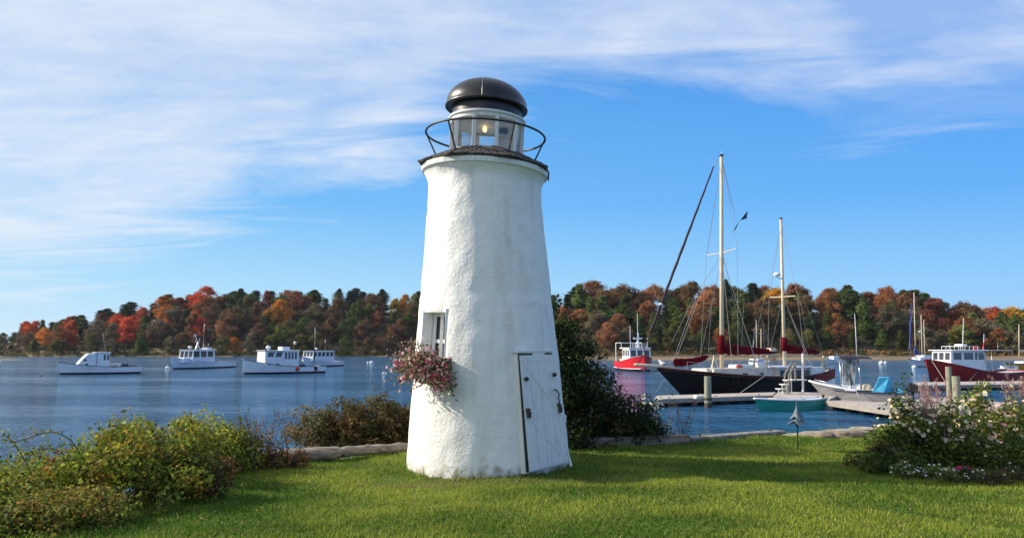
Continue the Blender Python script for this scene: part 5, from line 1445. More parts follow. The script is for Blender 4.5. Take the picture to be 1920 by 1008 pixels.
b.pole('whip_antenna', b.pt(1607, 670), b.pt(1602.5, 588), .032, .014, mat=WHITEGEL)
b.pole('bow_rail', (b.sx(.06), -.45, hb + .15), (b.sx(.42), -.9, .98), .022, mat=STEEL)
b.box('leaning_seat', CREAM, b.pt(1612, 700).x + .05, b.pt(1632, 700).x, .75, 1.18, .9, bevel=.12)
b = Boat('skiff', 'grey skiff with bright cyan tarp tent and black outboard beside the dock', wl(1560, 41.6), wl(1704, 40.2), 'boat')
b.hull(1.7, 1.0, .92, .86, rb=.7, rs=.05, tw=.85, tm=.5, mat=GREYHULL, rail=DARKTRIM, deckmat=GREYDECK, bulw=.05, botz=.03)
m = MB(); p1, p2, p3, p4 = b.pt(1632, 733), b.pt(1646, 706), b.pt(1668, 706), b.pt(1680, 735)
ol = [Vector((p.x, -.62, p.z)) for p in (p1, p4, p3, p2)]
pm = b.pt(1655, 735); m.hexa([(p1.x, -.70, .87), (pm.x, -.74, .87), (p4.x + .05, .5, .87), (p1.x + .2, .70, .87)], [(p2.x + .02, -.5, p2.z), (p3.x - .03, -.35, p3.z - .02), (p3.x + .05, .3, p3.z - .02), (p2.x + .08, .4, p2.z)]); m.build('tarp_tent', TARP, b.root, bevel=.03)
b.box('tarp_apron', TARP, p4.x + .02, b.pt(1699, 735).x, .87, 1.15, 1.2, .05, .35)
b.box('bow_seat', WHITEGEL, b.pt(1584, 735).x, b.pt(1604, 735).x, .88, 1.02, .8)
ox = b.pt(1711, 725).x
ob = thing('outboard_motor', (0, 0, 0), 0) if False else None
m = MB(); m.hexa([(ox - .27, -.2, .98), (ox + .30, -.2, .90), (ox + .30, .2, .90), (ox - .27, .2, .98)], [(ox - .18, -.16, 1.48), (ox + .18, -.15, 1.40), (ox + .18, .15, 1.40), (ox - .18, .16, 1.48)]); cw = m.build('outboard_cowl', BLACKRUB, b.root, bevel=.05)
m = MB(); m.box((ox, 0, .50), (.14, .12, 1.05)); m.box((ox + .02, 0, -.05), (.4, .1, .06)); m.tube([(ox - .2, 0, .8), (ox - .75, 0, .9)], .03, 6); m.build('outboard_leg', BLACKRUB, b.root)
b.box('transom_bracket', STEEL, ox + .3, ox + .36, .3, 1.1, .3)
b.pole('mooring_line', b.pt(1604, 728, -.85), b.pt(1611, 746, -1.3), .02, mat=ROPE)

# 9 teal dinghy upside / covered
b = Boat('dinghy', 'teal green dinghy with white gunwale tied along the dock', wl(1411, 39.6), wl(1540, 41.6), 'boat')
b.hull(1.35, .66, .52, .60, rb=.35, rs=.25, tw=.45, tm=.5, mat=TEAL, bot=None, rail=WHITEGEL, railr=.05, deckmat=WHITEGEL, bulw=.03, botz=-.05)
b.box('cockpit_well', GREYDECK, -.7, .9, .50, .56, .6); b.box('thwart', CREAM, -1.2, -1.0, .50, .63, .7); b.box('rudder_head', VARNISH, b.L/2 - .1, b.L/2 + .1, .3, .75, .05)

# ------------------------------------------------------------------ docks
def dock(name, label, quad, ztop, rz_planks=None, gap=.012, pw=.15, edge=DOCKEDGE, posts=True, floats=True):
    """quad: four world XY corners (a,b along the near edge; c,d far edge)"""
    a, b_, c, d = [Vector((p.x, p.y, 0)) for p in quad]
    root = thing(name, ((a.x + c.x) / 2, (a.y + c.y) / 2, ztop), 0, label, 'dock', 'floating wooden docks')
    L = ((b_ - a).length + (c - d).length) / 2; n = max(4, int(L / pw)); m = MB(); r_ = random.Random(int(L * 100))
    for i in range(n):
        f0, f1 = i / n, (i + 1) / n - gap / L
        q = [a.lerp(b_, f0), a.lerp(b_, f1), d.lerp(c, f1), d.lerp(c, f0)]
        dz = r_.uniform(-.004, .004)
        m.hexa([p + Vector((0, 0, ztop - .035)) for p in q], [p + Vector((0, 0, ztop + dz)) for p in q])
    m.build('deck_boards', DOCKWOOD, root, world=True)
    m = MB(); up = Vector((0, 0, 1))
    for p, q in ((a, b_), (b_, c), (c, d), (d, a)):
        m.beam(p + up * (ztop - .145), q + up * (ztop - .145), .06, .20)
    m.build('fascia', edge, root, world=True)
    m = MB()
    for f in np.arange(.06, 1, max(.08, 1.2 / L)):
        q0, q1 = a.lerp(b_, f), d.lerp(c, f); q0, q1 = q0.lerp(q1, .08), q0.lerp(q1, .92)
        e = (b_ - a).normalized() * .22
        m.hexa([q0 - e + up * (WATER - .3), q0 + e + up * (WATER - .3), q1 + e + up * (WATER - .3), q1 - e + up * (WATER - .3)], [q0 - e + up * (ztop - .25), q0 + e + up * (ztop - .25), q1 + e + up * (ztop - .25), q1 - e + up * (ztop - .25)])
    m.build('floats', DOCKDARK, root, world=True)
    for i, f in enumerate((.12, .5, .88)):
        q = a.lerp(b_, f); m = MB(); m.tube([q + up * (ztop + .05) - (b_ - a).normalized() * .1, q + up * (ztop + .09), q + up * (ztop + .05) + (b_ - a).normalized() * .1], .02, 5); m.tube([q + up * ztop, q + up * (ztop + .06)], .02, 5)
        m.build('cleat', STEEL, root, world=True)
    return root
DZ = WATER + .45
dock('floating_dock', 'long pale dock running beneath the bow of the black ketch', [G(1226, 748, DZ), G(1448, 740.5, DZ), G(1455, 734.5, DZ), G(1232, 741, DZ)], DZ)
dock('floating_dock', 'pale dock section with white steps beside the ketch', [G(1450, 742.5, DZ), G(1556, 748, DZ), G(1580, 737, DZ), G(1460, 733.5, DZ)], DZ)
dock('floating_dock', 'wide board dock in front of the grey skiff with small posts', [G(1548, 751, DZ), G(1690, 771, DZ), G(1800, 760, DZ), G(1650, 747, DZ)], DZ)
dock('floating_dock', 'weathered dock between the outboard and the tall right pile', [G(1700, 757, DZ), G(1860, 772, DZ), G(1915, 757, DZ), G(1740, 741, DZ)], DZ)
dock('floating_dock', 'narrow pale dock running out to the right below the maroon boat', [G(1716, 722, DZ), G(1960, 719, DZ), G(1960, 713, DZ), G(1716, 716, DZ)], DZ)
def pile(px, pyb, pyt, r, label, mat=PILE, cap=True, wz=WATER):
    g = G(px, pyb, wz); t = P(px, pyt, g.y)
    root = thing('dock_pile', (g.x, g.y, wz), 0, label, 'piling', 'dock pilings')
    m = MB(); h = t.z - wz; m.tube([(0, 0, -.8), (0, 0, h * .5), (0.01, 0, h)], [r * 1.05, r, r * .96], 12); m.build('post', mat, root, smooth='auto')
    m = MB(); m.lathe([(r * 1.12, 0), (r * 1.12, .12), (r * 1.02, .14)], (0, 0, .42), 12); m.build('pile_hoop', RUST, root)
    m = MB(); m.lathe([(r * 1.06, -.2), (r * 1.07, .2), (r * 1.03, .28)], (0, 0, .0), 12); m.build('wet_collar', DOCKDARK, root)
pile(1328, 764, 705, .20, 'tall greenish pile standing before the black hull')
pile(1783, 772, 687, .15, 'tall greenish pile before the maroon hull')
pile(1796, 774, 705, .19, 'short thick pile right beside the tall right pile')
pile(1580, 764, 750, .05, 'thin dark post on the edge of the board dock', DOCKDARK)
m = MB(); g = G(1311, 748, DZ); m.box(g + Vector((0, .15, .11)), (.55, .35, .22), .5); o = m.build('folded_cover', WHITEWOOD, None, bevel=.08); tag(o, 'bundled white canvas at the foot of the tall ketch pile', 'canvas')
# white steps with handrails
def steps():
    g = G(1478, 738, DZ); Y = g.y
    root = thing('dock_steps', (g.x, Y, DZ), 0, 'white three step boarding stairs with handrails beside the ketch', 'steps')
    pts = [(1463, 737, 728), (1472, 728, 720), (1481, 720, 712)]
    for i, (px, py0, py1) in enumerate(((1465, 0, 729), (1472, 0, 720.5), (1481, 0, 712.5))):
        c = P(px, py1, Y); w = .38 if i < 2 else .55
        m = MB(); m.box((c.x + .0, Y + .15, c.z), (w, .8, .05)); m.box((c.x, Y + .15 - .36, (c.z + DZ) / 2), (.05, .05, c.z - DZ)); m.box((c.x, Y + .15 + .36, (c.z + DZ) / 2), (.05, .05, c.z - DZ)); m.build('tread', WHITEWOOD, root, world=True)
    a, c = P(1493, 712.5, Y), P(1500, 712.5, Y); m = MB(); m.box(((a.x + c.x) / 2, Y + .15, a.z + .03), (.95, .8, .06)); m.build('landing', WHITEWOOD, root, world=True)
    for yy in (-.22, .52):
        m = MB(); m.beam(P(1476, 704, Y) + Vector((0, yy, 0)), P(1489, 681, Y) + Vector((0, yy, 0)), .06, .09); m.beam(P(1489, 681, Y) + Vector((0, yy, 0)), P(1503, 681, Y) + Vector((0, yy, 0)), .06, .09)
        m.beam(P(1489, 681, Y) + Vector((0, yy, 0)), P(1489, 712, Y) + Vector((0, yy, 0)), .08, .08); m.beam(P(1477, 704, Y) + Vector((0, yy, 0)), P(1477, 737, Y) + Vector((0, yy, 0)), .07, .07); m.build('handrail', DOCKEDGE, root, world=True)
    for yy in (-.22,):
        m = MB(); m.tube([P(1503, 737, Y) + Vector((0, yy, 0)), P(1502.5, 662, Y) + Vector((0, yy, 0))], .07, 8); m.build('post', WHITEWOOD, root, world=True)
steps()
m = MB(); m.tube([G(1382, 742, DZ) + Vector((0, 0, .06)), P(1440, 700, 52)], .022, 5); o = m.build('mooring_rope', ROPE); tag(o, 'slack mooring rope from the dock up to the black ketch', 'rope')

# ------------------------------------------------------------------ shore edge: logs, stones, sand
def log(pts, r, label, seed):
    root = thing('driftwood_log', pts[len(pts)//2], 0, label, 'log')
    m = MB(); n = 22; P_ = []; rr = []
    for i in range(n + 1):
        f = i / n * (len(pts) - 1); k = min(int(f), len(pts) - 2); p = Vector(pts[k]).lerp(Vector(pts[k + 1]), f - k)
        P_.append(p + Vector((0, 0, .012 * mnoise.noise(Vector((i * .5, seed, 0)))))); rr.append(r * (1 + .10 * mnoise.noise(Vector((i * .3, seed, 3)))) * (.8 if i in (0, n) else 1))
    m.tube(P_, rr, 12)
    m.v = [tuple(Vector(v) + Vector((0, 0, 1)) * .02 * mnoise.noise(Vector(v) * 7)) for v in m.v]
    m.build('trunk', LOG, root, world=True, smooth='auto')
log([G(490, 858, .02), G(560, 852, .06), G(640, 848, .07)], .10, 'thick weathered log on the lawn edge behind the autumn shrub', 1)
log([G(636, 847, .08), G(700, 842, .08), G(775, 838, .07)], .075, 'thinner weathered log running to the left foot of the lighthouse', 2)
def curb(px0, py0, px1, py1, h, d, label, mat, seed):
    a, b_ = G(px0, py0), G(px1, py1); mid = (a + b_) / 2; root = thing('edging_timber', mid, math.atan2(b_.y - a.y, b_.x - a.x), label, 'edging')
    L = (b_ - a).length; m = MB(); m.box((0, d / 2, h / 2 - .12), (L, d, h + .2)); o = m.build('beam', mat, root, bevel=.03)
    m = MB()
    for x in (-L * .38, L * .38): m.lathe([(.02, 0), (.02, .03)], (x, d * .5, h - .02), 8)
    m.build('spike_head', RUST, root)
curb(1078, 840, 1296, 831, .17, .26, 'dark edging timber in the shade behind the lighthouse', LOG, 1)
curb(1300, 831, 1475, 817, .12, .26, 'pale edging timber running right to the pagoda path light', GRANITE, 2)
def rock(name, px, py, sx, sy, sz, seed, mat, label, group, dz=0, w=1.0):
    g = G(px, py, 0); root = Vector((g.x, g.y, 0))
    bm_ = MB(); bm_.ball((0, 0, 0), 1, 18, 12)
    vs = []
    for v in bm_.v:
        p = Vector(v); n_ = 1 + .28 * mnoise.noise(p * 1.3 + Vector((seed * 7.1, 0, 0))) + .10 * mnoise.noise(p * 3.5 + Vector((seed, 3, 0)))
        p = Vector((p.x * sx, p.y * sy, p.z * sz)) * n_; vs.append(p)
    bm_.v = [tuple(v) for v in vs]
    o = bm_.build(name, mat, None, smooth='auto'); o.location = (g.x, g.y, dz); tag(o, label, 'rock', group)
rock('boulder', 1548, 821, .24, .2, .11, 1, BOULDER, 'brown boulder on the lawn edge just right of the path light', 'boulders on the lawn edge')
rock('boulder', 1580, 819, .24, .2, .12, 2, BOULDER, 'brown boulder in the middle of three on the lawn edge', 'boulders on the lawn edge')
rock('boulder', 1604, 818, .20, .2, .11, 3, BOULDER, 'smallest brown boulder nearest the flower bed', 'boulders on the lawn edge')
rr_ = random.Random(9)
for i, (px, py, w_) in enumerate(((1505, 818, .42), (1545, 814, .45), (1588, 811, .45), (1632, 806, .5), (1680, 800, .5))):
    rock('ledge_stone', px, py, w_, .25, .045, 11 + i, CONCRETE, ['pale ledge stone directly behind the path light', 'pale ledge stone behind the left boulder', 'pale ledge stone behind the middle boulder', 'pale ledge stone beside the white rose bush', 'pale ledge stone hidden behind the white rose bush'][i], 'pale ledge stones along the water', .02)

# ------------------------------------------------------------------ path light
def pathlight():
    g = G(1495, 846); Y = g.y
    root = thing('path_light', (g.x, Y, 0), 0, 'blue grey pagoda path light on a thin stake in the lawn', 'garden light')
    def z(py): return P(1497, py, Y).z
    m = MB(); m.tube([(0, 0, -.1), (.02, 0, z(795))], .011, 6); m.build('stake', RUST, root)
    def petal(n): return lambda t, i: 1 + (.32 * (math.cos(n * t) ) * (i / 5) ** 1.6 if i < 6 else 0)
    def cone(z0, z1, r, c, nm, mat):
        m = MB(); n = 40; prof_ = [(.004 + r * (1 - k / 6) ** 1.9, z0 + (z1 - z0) * k / 6) for k in range(7)]
        m.lathe(prof_, c, n, fn=lambda t, i: 1 + .30 * math.cos(4 * t + .5) * (1 - i / 6) ** 1.5)
        vs = []
        for j, v in enumerate(m.v):
            t = math.atan2(v[0] - c[0], -(v[1] - c[1])); k = j // n; vs.append((v[0], v[1], v[2] - (.028 * math.cos(4 * t + .5) * (1 - k / 6) ** 2 if k < 7 else 0)))
        m.v = vs; m.build(nm, mat, root, smooth='auto')
    cone(z(783), z(752), .095, (.02, 0, 0), 'upper_shade', VERDI)
    cone(z(792), z(771), .125, (.02, 0, 0), 'lower_shade', VERDI)
    m = MB(); m.lathe([(.03, z(796)), (.034, z(791)), (.02, z(788))], (.02, 0, 0), 12); m.lathe([(.02, z(799)), (.03, z(796))], (.02, 0, 0), 12); m.build('socket', BLACKIRON, root)
    m = MB(); m.tube([(.02, 0, z(754)), (.02, 0, z(746))], [.006, .002], 5); m.build('finial', VERDI, root)
pathlight()

# ------------------------------------------------------------------ window flower box
def flowerbox():
    thm = R(-38)
    c = TW(thm, WZ0 + .09, .15); out = Vector((math.sin(thm), -math.cos(thm), 0)); tan = Vector((math.cos(thm), math.sin(thm), 0))
    root = thing('flower_box', (c.x, c.y, c.z), 0, 'overflowing window box of pink and crimson flowers on the lighthouse wall', 'flower box')
    m = MB(); a = -tan * .30; b_ = tan * .27
    q = [a - out*.13, b_ - out*.13, b_ + out*.10, a + out*.10]; q2 = [p * 1.0 + Vector((0, 0, .16)) for p in [a*1.05 - out*.13, b_*1.05 - out*.13, b_*1.05 + out*.13, a*1.05 + out*.13]]
    m.hexa([p - Vector((0, 0, .05)) for p in q], [p - Vector((0, 0, .05)) for p in q2]); m.build('planter', BROWNWOOD, root, bevel=.008)
    rng = np.random.default_rng(5); n = 2600
    T, O = np.array(tan), np.array(out)
    def cloud(k, droop):
        u = .02 + rng.normal(size=k) * .23; u = np.clip(u, -.46, .5); hgt = rng.normal(size=k) * .095 + .02 - droop * (np.abs(u) ** 1.5) * .2 - .26 * np.maximum(0, u) 
        o = np.abs(rng.normal(size=k)) * .14 + .02
        Ps = u[:, None] * T + o[:, None] * O + np.array([0, 0, 1]) * (hgt)[:, None]
        return Ps, O[None, :] * 1.0 + rng.normal(size=(k, 3)) * .6 + np.array([0, 0, .3]), u
    C, N, u = cloud(3300, 1)
    leafmesh('foliage', C, N, .045 * rng.uniform(.5, 1.3, len(C)), .022, pal(rng, len(C), [(.10, .13, .035), (.18, .17, .06), (.05, .075, .03), (.26, .20, .12)]), LEAF, root, fold=.1)
    C, N, u = cloud(850, 1); C += O * .04
    pc = pal(rng, len(C), [(.60, .38, .36), (.66, .54, .44), (.42, .06, .14), (.56, .26, .30)]); deep = (rng.random(len(C)) < .08 + .7 * np.clip(u, 0, .6)); pc[deep] = pal(rng, int(deep.sum()), [(.42, .02, .08), (.30, .02, .07), (.55, .05, .18)])
    blossoms('blossoms', C, N, .038, pc, root, rng, 5)
    m = MB(); Cs = []
    for i in range(26):
        u = rng.uniform(-.5, .35); s0 = tan * u + out * .1; d = (tan * rng.uniform(-.9, .3) + out * rng.uniform(0, .7) + Vector((0, 0, rng.uniform(.3, 1.2)))).normalized()
        ln = rng.uniform(.18, .42); m.tube([s0, s0 + d * ln * .5, s0 + d * ln + Vector((0, 0, -.02))], [.004, .003, .002], 4)
        for k in range(7): Cs.append(s0 + d * ln * rng.uniform(.5, 1.05) + Vector(rng.normal(size=3) * .02))
    for i in range(10):
        u = rng.uniform(.0, .5); s0 = tan * u + out * .15 - Vector((0, 0, .1)); ln = rng.uniform(.06, .16); e = s0 + tan * rng.uniform(0, .12) - Vector((0, 0, ln)); m.tube([s0, s0.lerp(e, .5) + out * .04, e], [.004, .003, .002], 4)
        for k in range(6): Cs.append(s0.lerp(e, rng.uniform(.2, 1)) + Vector(rng.normal(size=3) * .02))
    m.build('stems', TWIG, root)
    C = np.array([tuple(v) for v in Cs]); leafmesh('sprigs', C, rng.normal(size=C.shape), .035, .018, pal(rng, len(C), [(.45, .30, .28), (.12, .13, .05), (.55, .35, .38)]), LEAF, root)
flowerbox()

# ------------------------------------------------------------------ near shrubs, left side
ROSE = [(.15, .20, .028), (.23, .26, .034), (.36, .33, .05), (.07, .10, .02)]
ROSEW = [4, 4, 2, 3]
AUT = ROSE + [(.30, .14, .02), (.34, .22, .03), (.20, .05, .02)]
GL = 'shrubs along the left lawn edge'
bush('shrub', 'low dark leafy shrub filling the extreme lower left corner', 'shrub', G(10, 1015, -.1), (.7, .5, .42), 60, 80, .036, ROSE, [2, 2, 1, 4], 10, GL)
bush('shrub', 'green rose shrub with yellowing leaves in the near left corner', 'shrub', G(25, 975, -.15), (.85, .8, .72), 90, 80, .038, AUT, [4, 4, 2, 3, .6, 1, .3], 1, GL)
bush('shrub', 'low shrub with reddish and yellow leaves right of the near left corner', 'shrub', G(118, 1000, -.05), (.60, .5, .46), 76, 80, .036, [(.16, .19, .03), (.12, .15, .03), (.24, .14, .035), (.28, .27, .05)], None, 2, GL)
bush('shrub', 'dense glossy rose shrub with a few yellow leaves left of centre front', 'shrub', G(225, 955, -.05), (.88, .8, .92), 140, 84, .042, AUT, [5, 5, 2, 3, .3, .8, .2], 3, GL, shoots=44)
bush('shrub', 'tall green shrub with an orange patch near its top', 'shrub', G(300, 905, -.05), (.80, .7, 1.06), 130, 80, .042, AUT, [4, 5, 4, 2, 1.8, .8, .2], 4, GL, shoots=48)
bush('shrub', 'mid green rounded shrub right of the orange patched one', 'shrub', G(385, 888, -.05), (.72, .6, .86), 110, 76, .037, ROSE, [4, 4, 3, 2], 5, GL, shoots=40)
bush('shrub', 'yellow green thin shrub with reddish twigs at the end of the row', 'shrub', G(455, 880, -.05), (.58, .45, .76), 56, 56, .036, [(.13, .14, .03), (.07, .09, .03), (.24, .12, .06), (.10, .06, .04)], None, 6, GL, thin=.25)
bush('shrub', 'shaded low shrub behind the near left corner one', 'shrub', G(80, 930, -.35), (1.3, .7, .70), 100, 64, .040, AUT, [4, 4, 2, 3, .2, .4, .6], 7, GL)
bush('shrub', 'low dark shrub between the orange patched and rounded ones', 'shrub', G(345, 930, -.0), (.60, .4, .55), 60, 66, .034, [(.05, .06, .02), (.08, .08, .03), (.15, .07, .03)], None, 8, GL)
bush('shrub', 'rusty low bramble at the left end of the log', 'shrub', G(520, 875, -.02), (.55, .35, .24), 30, 50, .032, [(.16, .07, .035), (.09, .07, .03), (.24, .10, .04), (.07, .08, .03)], None, 9, GL, cr=(.06, .12))
def sapling(px, py, h, label, seed, leafc, spread=.5, nb=9, nl=60, sub=.4, leaf=.04, group=None):
    rng = np.random.default_rng(seed); g = G(px, py); root = thing('sapling', g, 0, label, 'sapling', group)
    m = MB(); tips = []
    for i in range(nb):
        a = rng.random() * 6.28; d = Vector((math.cos(a) * spread * rng.uniform(.3, 1), math.sin(a) * spread * .6, 1)).normalized()
        ln = h * rng.uniform(.6, 1.05); p0 = Vector((0, 0, -.05)); p1 = d * ln * .5 + Vector(rng.normal(size=3) * .03); p2 = d * ln + Vector(rng.normal(size=3) * .06)
        m.tube([p0, p1, p2], [.008, .005, .002], 4)
        for k in range(5):
            f = rng.uniform(.35, .95); s0 = p1.lerp(p2, f); e = s0 + Vector(rng.normal(size=3) * .09) + Vector((0, 0, .08)); m.tube([s0, e], [.003, .0015], 3); tips += [s0.lerp(e, rng.random()) for _ in range(3)]
    m.build('branches', TWIG, root)
    idx = rng.choice(len(tips), min(nl, len(tips)), replace=False); C = np.array([tuple(tips[i]) for i in idx]) + rng.normal(size=(len(idx), 3)) * .02
    leafmesh('leaves', C, rng.normal(size=C.shape) + np.array([0, -.4, .3]), leaf * rng.uniform(.6, 1.3, len(C)), leaf * .5, pal(rng, len(C), leafc), LEAF, root)
sapling(500, 866, .80, 'thin red leaved sapling rising above the log', 1, [(.42, .10, .04), (.45, .22, .05), (.25, .08, .04)], .45, 8, 50)
sapling(540, 872, .62, 'bare twiggy sapling in front of the log', 2, [(.30, .14, .06), (.16, .12, .06)], .6, 9, 45)
sapling(470, 880, .72, 'sparse twig bush with pale leaves left of the red sapling', 3, [(.22, .22, .08), (.14, .13, .06)], .5, 9, 90)
def bramble(pts, label, seed):
    rng = np.random.default_rng(seed); base = Vector(pts[0]); root = thing('bramble', base, 0, label, 'bramble', 'arching bramble canes')
    m = MB(); P_ = [Vector(p) - base for p in pts]
    for _ in range(2): P_ = [P_[0]] + [q for i in range(len(P_) - 1) for q in (P_[i].lerp(P_[i + 1], .25), P_[i].lerp(P_[i + 1], .75))] + [P_[-1]]
    m.tube(P_, [.0055] * (len(P_) - 1) + [.002], 5); m.build('cane', TWIG, root)
    C = []
    for i in range(len(P_) - 1):
        for k in range(3): C.append(P_[i].lerp(P_[i + 1], rng.random()) + Vector(rng.normal(size=3) * .03))
    C = np.array([tuple(c) for c in C]); leafmesh('leaves', C, rng.normal(size=C.shape) + np.array([0, 0, .8]), .045, .026, pal(rng, len(C), ROSE + [(.22, .18, .04)]), LEAF, root, fold=.1)
bramble([P(150, 850, 8), P(135, 825, 8), P(105, 808, 8), P(75, 812, 7.9), P(50, 822, 7.9), P(15, 830, 7.8)], 'long arching bramble cane over the water at left', 1)
bramble([P(140, 870, 8), P(115, 845, 8), P(88, 838, 8), P(70, 850, 8)], 'shorter bramble cane curling under the long one', 2)
bramble([P(60, 890, 7.6), P(40, 850, 7.6), P(22, 825, 7.6), P(5, 812, 7.6)], 'upright leafy cane at the left picture edge', 3)
bramble([P(190, 830, 8.4), P(205, 808, 8.4), P(222, 800, 8.4), P(235, 806, 8.4)], 'small arching cane left of the orange patched shrub', 4)

# shrubs behind the log, left of tower
BACK = [(.11, .085, .035), (.15, .105, .04), (.085, .09, .03), (.20, .12, .055), (.13, .13, .04)]
GB = 'shrubs on the bank left of the lighthouse'
bush('shrub', 'small pale topped shrub at the left end of the bank thicket', 'shrub', P(590, 838, 13.3), (.46, .5, .85), 60, 70, .045, BACK + [(.14, .15, .09)], None, 21, GB)
bush('shrub', 'brown green shrub second in the bank thicket', 'shrub', P(640, 850, 13.4), (.60, .6, 1.2), 100, 76, .045, BACK, None, 22, GB)
bush('shrub', 'broad olive shrub third in the bank thicket', 'shrub', P(705, 850, 13.5), (.66, .6, 1.25), 110, 76, .045, BACK, [2, 3, 3, 1, 3], 23, GB)
bush('shrub', 'russet tinged shrub touching the left wall of the lighthouse', 'shrub', P(765, 850, 13.6), (.66, .6, 1.25), 110, 76, .045, BACK, [2, 3, 1, 3, 1], 24, GB)
# dark evergreen mass right of the tower
DK = [(.022, .040, .014), (.035, .055, .016), (.05, .075, .02), (.016, .028, .012)]
GD = 'dark shrubs right of the lighthouse'
bush('evergreen_shrub', 'tall dark evergreen rising against the right wall of the lighthouse', 'shrub', P(1052, 838, 12.6), (.58, .6, 2.85), 165, 80, .055, DK + [(.10, .14, .04), (.14, .08, .03)], [3, 4, 3, 2, 1.4, .4], 31, GD, cr=(.12, .26), shape=.6)
bush('evergreen_shrub', 'dark shrub stepping down right of the tall evergreen', 'shrub', P(1100, 845, 12.9), (.66, .6, 1.80), 120, 76, .052, DK + [(.10, .13, .04), (.13, .08, .03)], None, 32, GD, cr=(.12, .24), shape=.8)
bush('evergreen_shrub', 'low dark rounded shrub at the right end of the evergreen row', 'shrub', P(1170, 840, 13.2), (.72, .6, 1.15), 100, 80, .048, DK + [(.07, .05, .03)], [3, 3, 2, 4, 1], 33, GD, cr=(.12, .22))
bush('shrub', 'twiggy shrub with white flower heads beside the dock end', 'shrub', P(1236, 826, 13.9), (.30, .3, .85), 24, 34, .036, [(.10, .10, .05), (.16, .14, .08), (.06, .06, .04)], None, 34, None, thin=.3, flowers=[('blossoms', 150, .05, [(.62, .62, .48), (.7, .7, .6)], .66)])
sapling(1280, 830, .85, 'bare wispy twigs sticking up before the dock', 12, [(.12, .10, .05)], .55, 6, 16)

# ------------------------------------------------------------------ flower bed at right
FG = [(.075, .12, .025), (.13, .17, .03), (.05, .08, .02), (.20, .22, .04)]
GF = 'plants in the right flower bed'
CRM = [(.78, .66, .40), (.74, .56, .38), (.80, .74, .54)]
PNK = [(.70, .42, .38), (.72, .55, .46), (.62, .30, .30)]
bush('rose_bush', 'dark leaved bush with small cream roses at the left of the flower bed', 'rose bush', G(1702, 868), (.46, .5, .98), 70, 66, .042, FG, [3, 2, 4, 1], 41, GF, flowers=[('blossoms', 120, .048, CRM, .5)])
bush('rose_bush', 'broad bush full of white and blush roses in the middle of the bed', 'rose bush', G(1775, 872), (.58, .5, .98), 70, 60, .042, FG, None, 42, GF, flowers=[('blossoms', 170, .060, CRM + PNK[:2], .3)])
bush('rose_bush', 'yellow green bush with cream dahlias behind the middle', 'rose bush', G(1850, 850), (.62, .5, 1.16), 70, 60, .045, FG + [(.28, .29, .05)], [2, 3, 1, 4, 5], 43, GF, shoots=50, flowers=[('blossoms', 110, .075, CRM, .3)])
bush('rose_bush', 'peach and pink dahlia bush at the right edge of the bed', 'rose bush', G(1900, 868), (.55, .5, .98), 70, 60, .042, FG, None, 44, GF, flowers=[('blossoms', 150, .070, PNK + [(.72, .60, .36)], .2)])
bush('shrub', 'mid green leafy shrub in front of the dahlias', 'shrub', G(1828, 882), (.42, .36, .60), 44, 60, .036, FG, None, 45, GF, flowers=[('blossoms', 26, .05, PNK + CRM, .3)])
bush('shrub', 'shaded leafy shrub at the right picture edge', 'shrub', G(1915, 890), (.42, .36, .55), 40, 56, .036, FG, None, 46, GF)
bush('shrub', 'dark low mound of sedge at the left tip of the flower bed', 'shrub', G(1652, 874), (.44, .36, .32), 44, 66, .045, [(.03, .035, .016), (.05, .045, .025), (.09, .05, .035)], None, 47, GF, elong=3.5, cr=(.07, .14))
bush('shrub', 'shaded green mound between the sedge and the rose bush', 'shrub', G(1688, 884), (.50, .3, .34), 44, 60, .036, FG, [2, 1, 4, .5], 48, GF, cr=(.07, .14))
for i, (px, py, rx, lab) in enumerate(((1712, 896, .30, 'left'), (1770, 900, .34, 'second'), (1835, 905, .32, 'third'), (1895, 906, .32, 'right'))):
    bush('ground_flowers', ['low white flowered edging plant at the left of the bed front', 'white flowered edging plant beside the magenta bloom', 'reddish green edging plant right of the magenta bloom', 'greyish edging plant at the right picture edge'][i], 'flowers', G(px, py), (rx, .26, .20), 34, 46, .022, FG if i < 2 else [(.10, .10, .04), (.16, .10, .05), (.07, .09, .03)], None, 61 + i, GF, cr=(.04, .09), shoots=4, flowers=[('blossoms', [46, 60, 20, 10][i], .026, [(.72, .72, .68), (.66, .62, .66)], .2)])
bush('ground_flowers', 'single magenta bloom at the front of the flower bed', 'flowers', G(1805, 896), (.08, .08, .13), 8, 30, .03, FG, None, 71, None, cr=(.03, .05), shoots=0, flowers=[('blossoms', 7, .09, [(.75, .03, .22), (.8, .08, .3)], .6)])
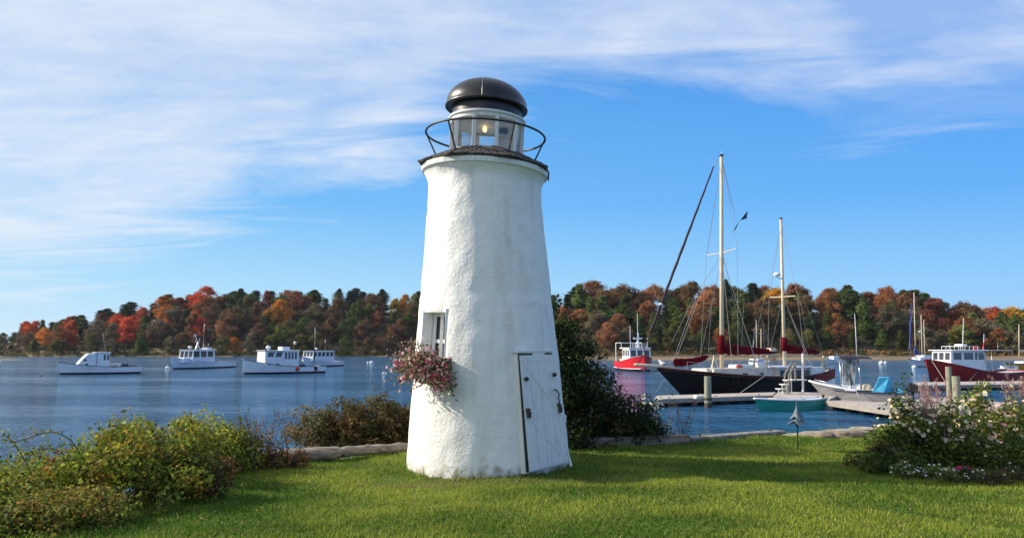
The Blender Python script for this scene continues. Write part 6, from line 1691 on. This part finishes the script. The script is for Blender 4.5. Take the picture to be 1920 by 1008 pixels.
def grassclump(px, py, h, spread, label, seed, plumes=16, cols=None, n=240):
    rng = np.random.default_rng(seed); g = G(px, py); root = thing('ornamental_grass', g, 0, label, 'grass', 'plumed ornamental grasses')
    V = []; cs = []
    base = [(.12, .13, .04), (.22, .16, .08), (.28, .20, .10)]
    for i in range(n):
        a = rng.random() * 6.28; sp = spread * rng.uniform(.2, 1); ln = h * rng.uniform(.55, .95); d = np.array([math.cos(a), math.sin(a), 0]); side = np.array([-d[1], d[0], 0]) * .006
        pv = []
        for k in range(6): f = k / 5; pv.append(d * sp * f ** 2 + np.array([0, 0, ln * (f - .22 * f ** 3)]) + d * .03)
        c = np.array(base[rng.integers(3)]) * rng.uniform(.8, 1.2)
        for k in range(5): w0, w1 = 1 - k / 5.5, 1 - (k + 1) / 5.5; V.append([pv[k] - side * w0, pv[k] + side * w0, pv[k + 1] + side * w1, pv[k + 1] - side * w1]); cs.append(c)
    rawmesh('blades', np.array(V), np.array(cs), GRASS, root)
    C = []; cc = []; m = MB()
    for i in range(plumes):
        a = rng.random() * 6.28; sp = spread * rng.uniform(.15, .8); ln = h * rng.uniform(.9, 1.15); d = Vector((math.cos(a), math.sin(a), 0))
        p = [d * sp * f ** 2 + Vector((0, 0, ln * (f - .10 * f ** 3))) for f in (0, .4, .75, 1)]; m.tube(p, [.003, .003, .0025, .002], 4)
        pc = rng.uniform(.8, 1.2)
        for k in range(44): f = rng.uniform(0, 1); q = p[2].lerp(p[3], f) + Vector(rng.normal(size=3) * .014); C.append(tuple(q)); cc.append(np.array([.50, .30, .25]) * pc * rng.uniform(.8, 1.2))
    m.build('stalks', TWIG, root); C = np.array(C); leafmesh('plumes', C, rng.normal(size=C.shape), .04, .010, np.array(cc), PETAL, root, up=3)
grassclump(1762, 862, 1.20, .42, 'pinkish plumed grass before the tall right pile', 1, 20)
grassclump(1738, 868, .98, .36, 'pale plumed grass left of the tall right pile', 2, 14)
grassclump(1912, 862, 1.25, .45, 'russet plumed grass at the right edge of the picture', 3, 18)
bush('shrub', 'dark sprig of leaves above the white roses at left of bed', 'shrub', G(1690, 862), (.2, .2, 1.12), 16, 40, .04, FG, [1, 1, 4, 0], 49, GF, shoots=24)
def fallen():
    rng = np.random.default_rng(8); n = 260; D = rng.uniform(6.5, 12.5, n); X = rng.uniform(-3.4, 6, n)
    ok = (np.hypot(X - BASEX, D - TY) > 1.3) & (edge_dist(X, D) < -.2); X, D = X[ok], D[ok]
    C = np.stack([X, D, lawn_z(X, D) + .035], -1); N = rng.normal(size=C.shape) * .4 + np.array([0, 0, 1])
    o = leafmesh('fallen_leaves', C, N, .035, .022, pal(rng, len(C), [(.30, .16, .06), (.38, .25, .08), (.16, .09, .04)]), LEAF); tag(o, 'scattered fallen leaves on the grass', 'leaves', None, 'stuff')
fallen()

# ------------------------------------------------------------------ thin autumn air
def haze():
    m = bpy.data.materials.new('air'); m.use_nodes = True; nt = m.node_tree; nt.nodes.clear()
    o_ = nt.nodes.new('ShaderNodeOutputMaterial'); v = nt.nodes.new('ShaderNodeVolumePrincipled')
    v.inputs['Color'].default_value = (0.80, 0.88, 1.0, 1); v.inputs['Density'].default_value = 0.00005; v.inputs['Anisotropy'].default_value = 0.2
    nt.links.new(v.outputs[0], o_.inputs['Volume'])
    mb = MB(); mb.box((0, 4400, 24), (12400, 9600, 54)); o = mb.build('haze', m); tag(o, 'thin pale haze over the harbour', 'haze', None, 'stuff')
haze()
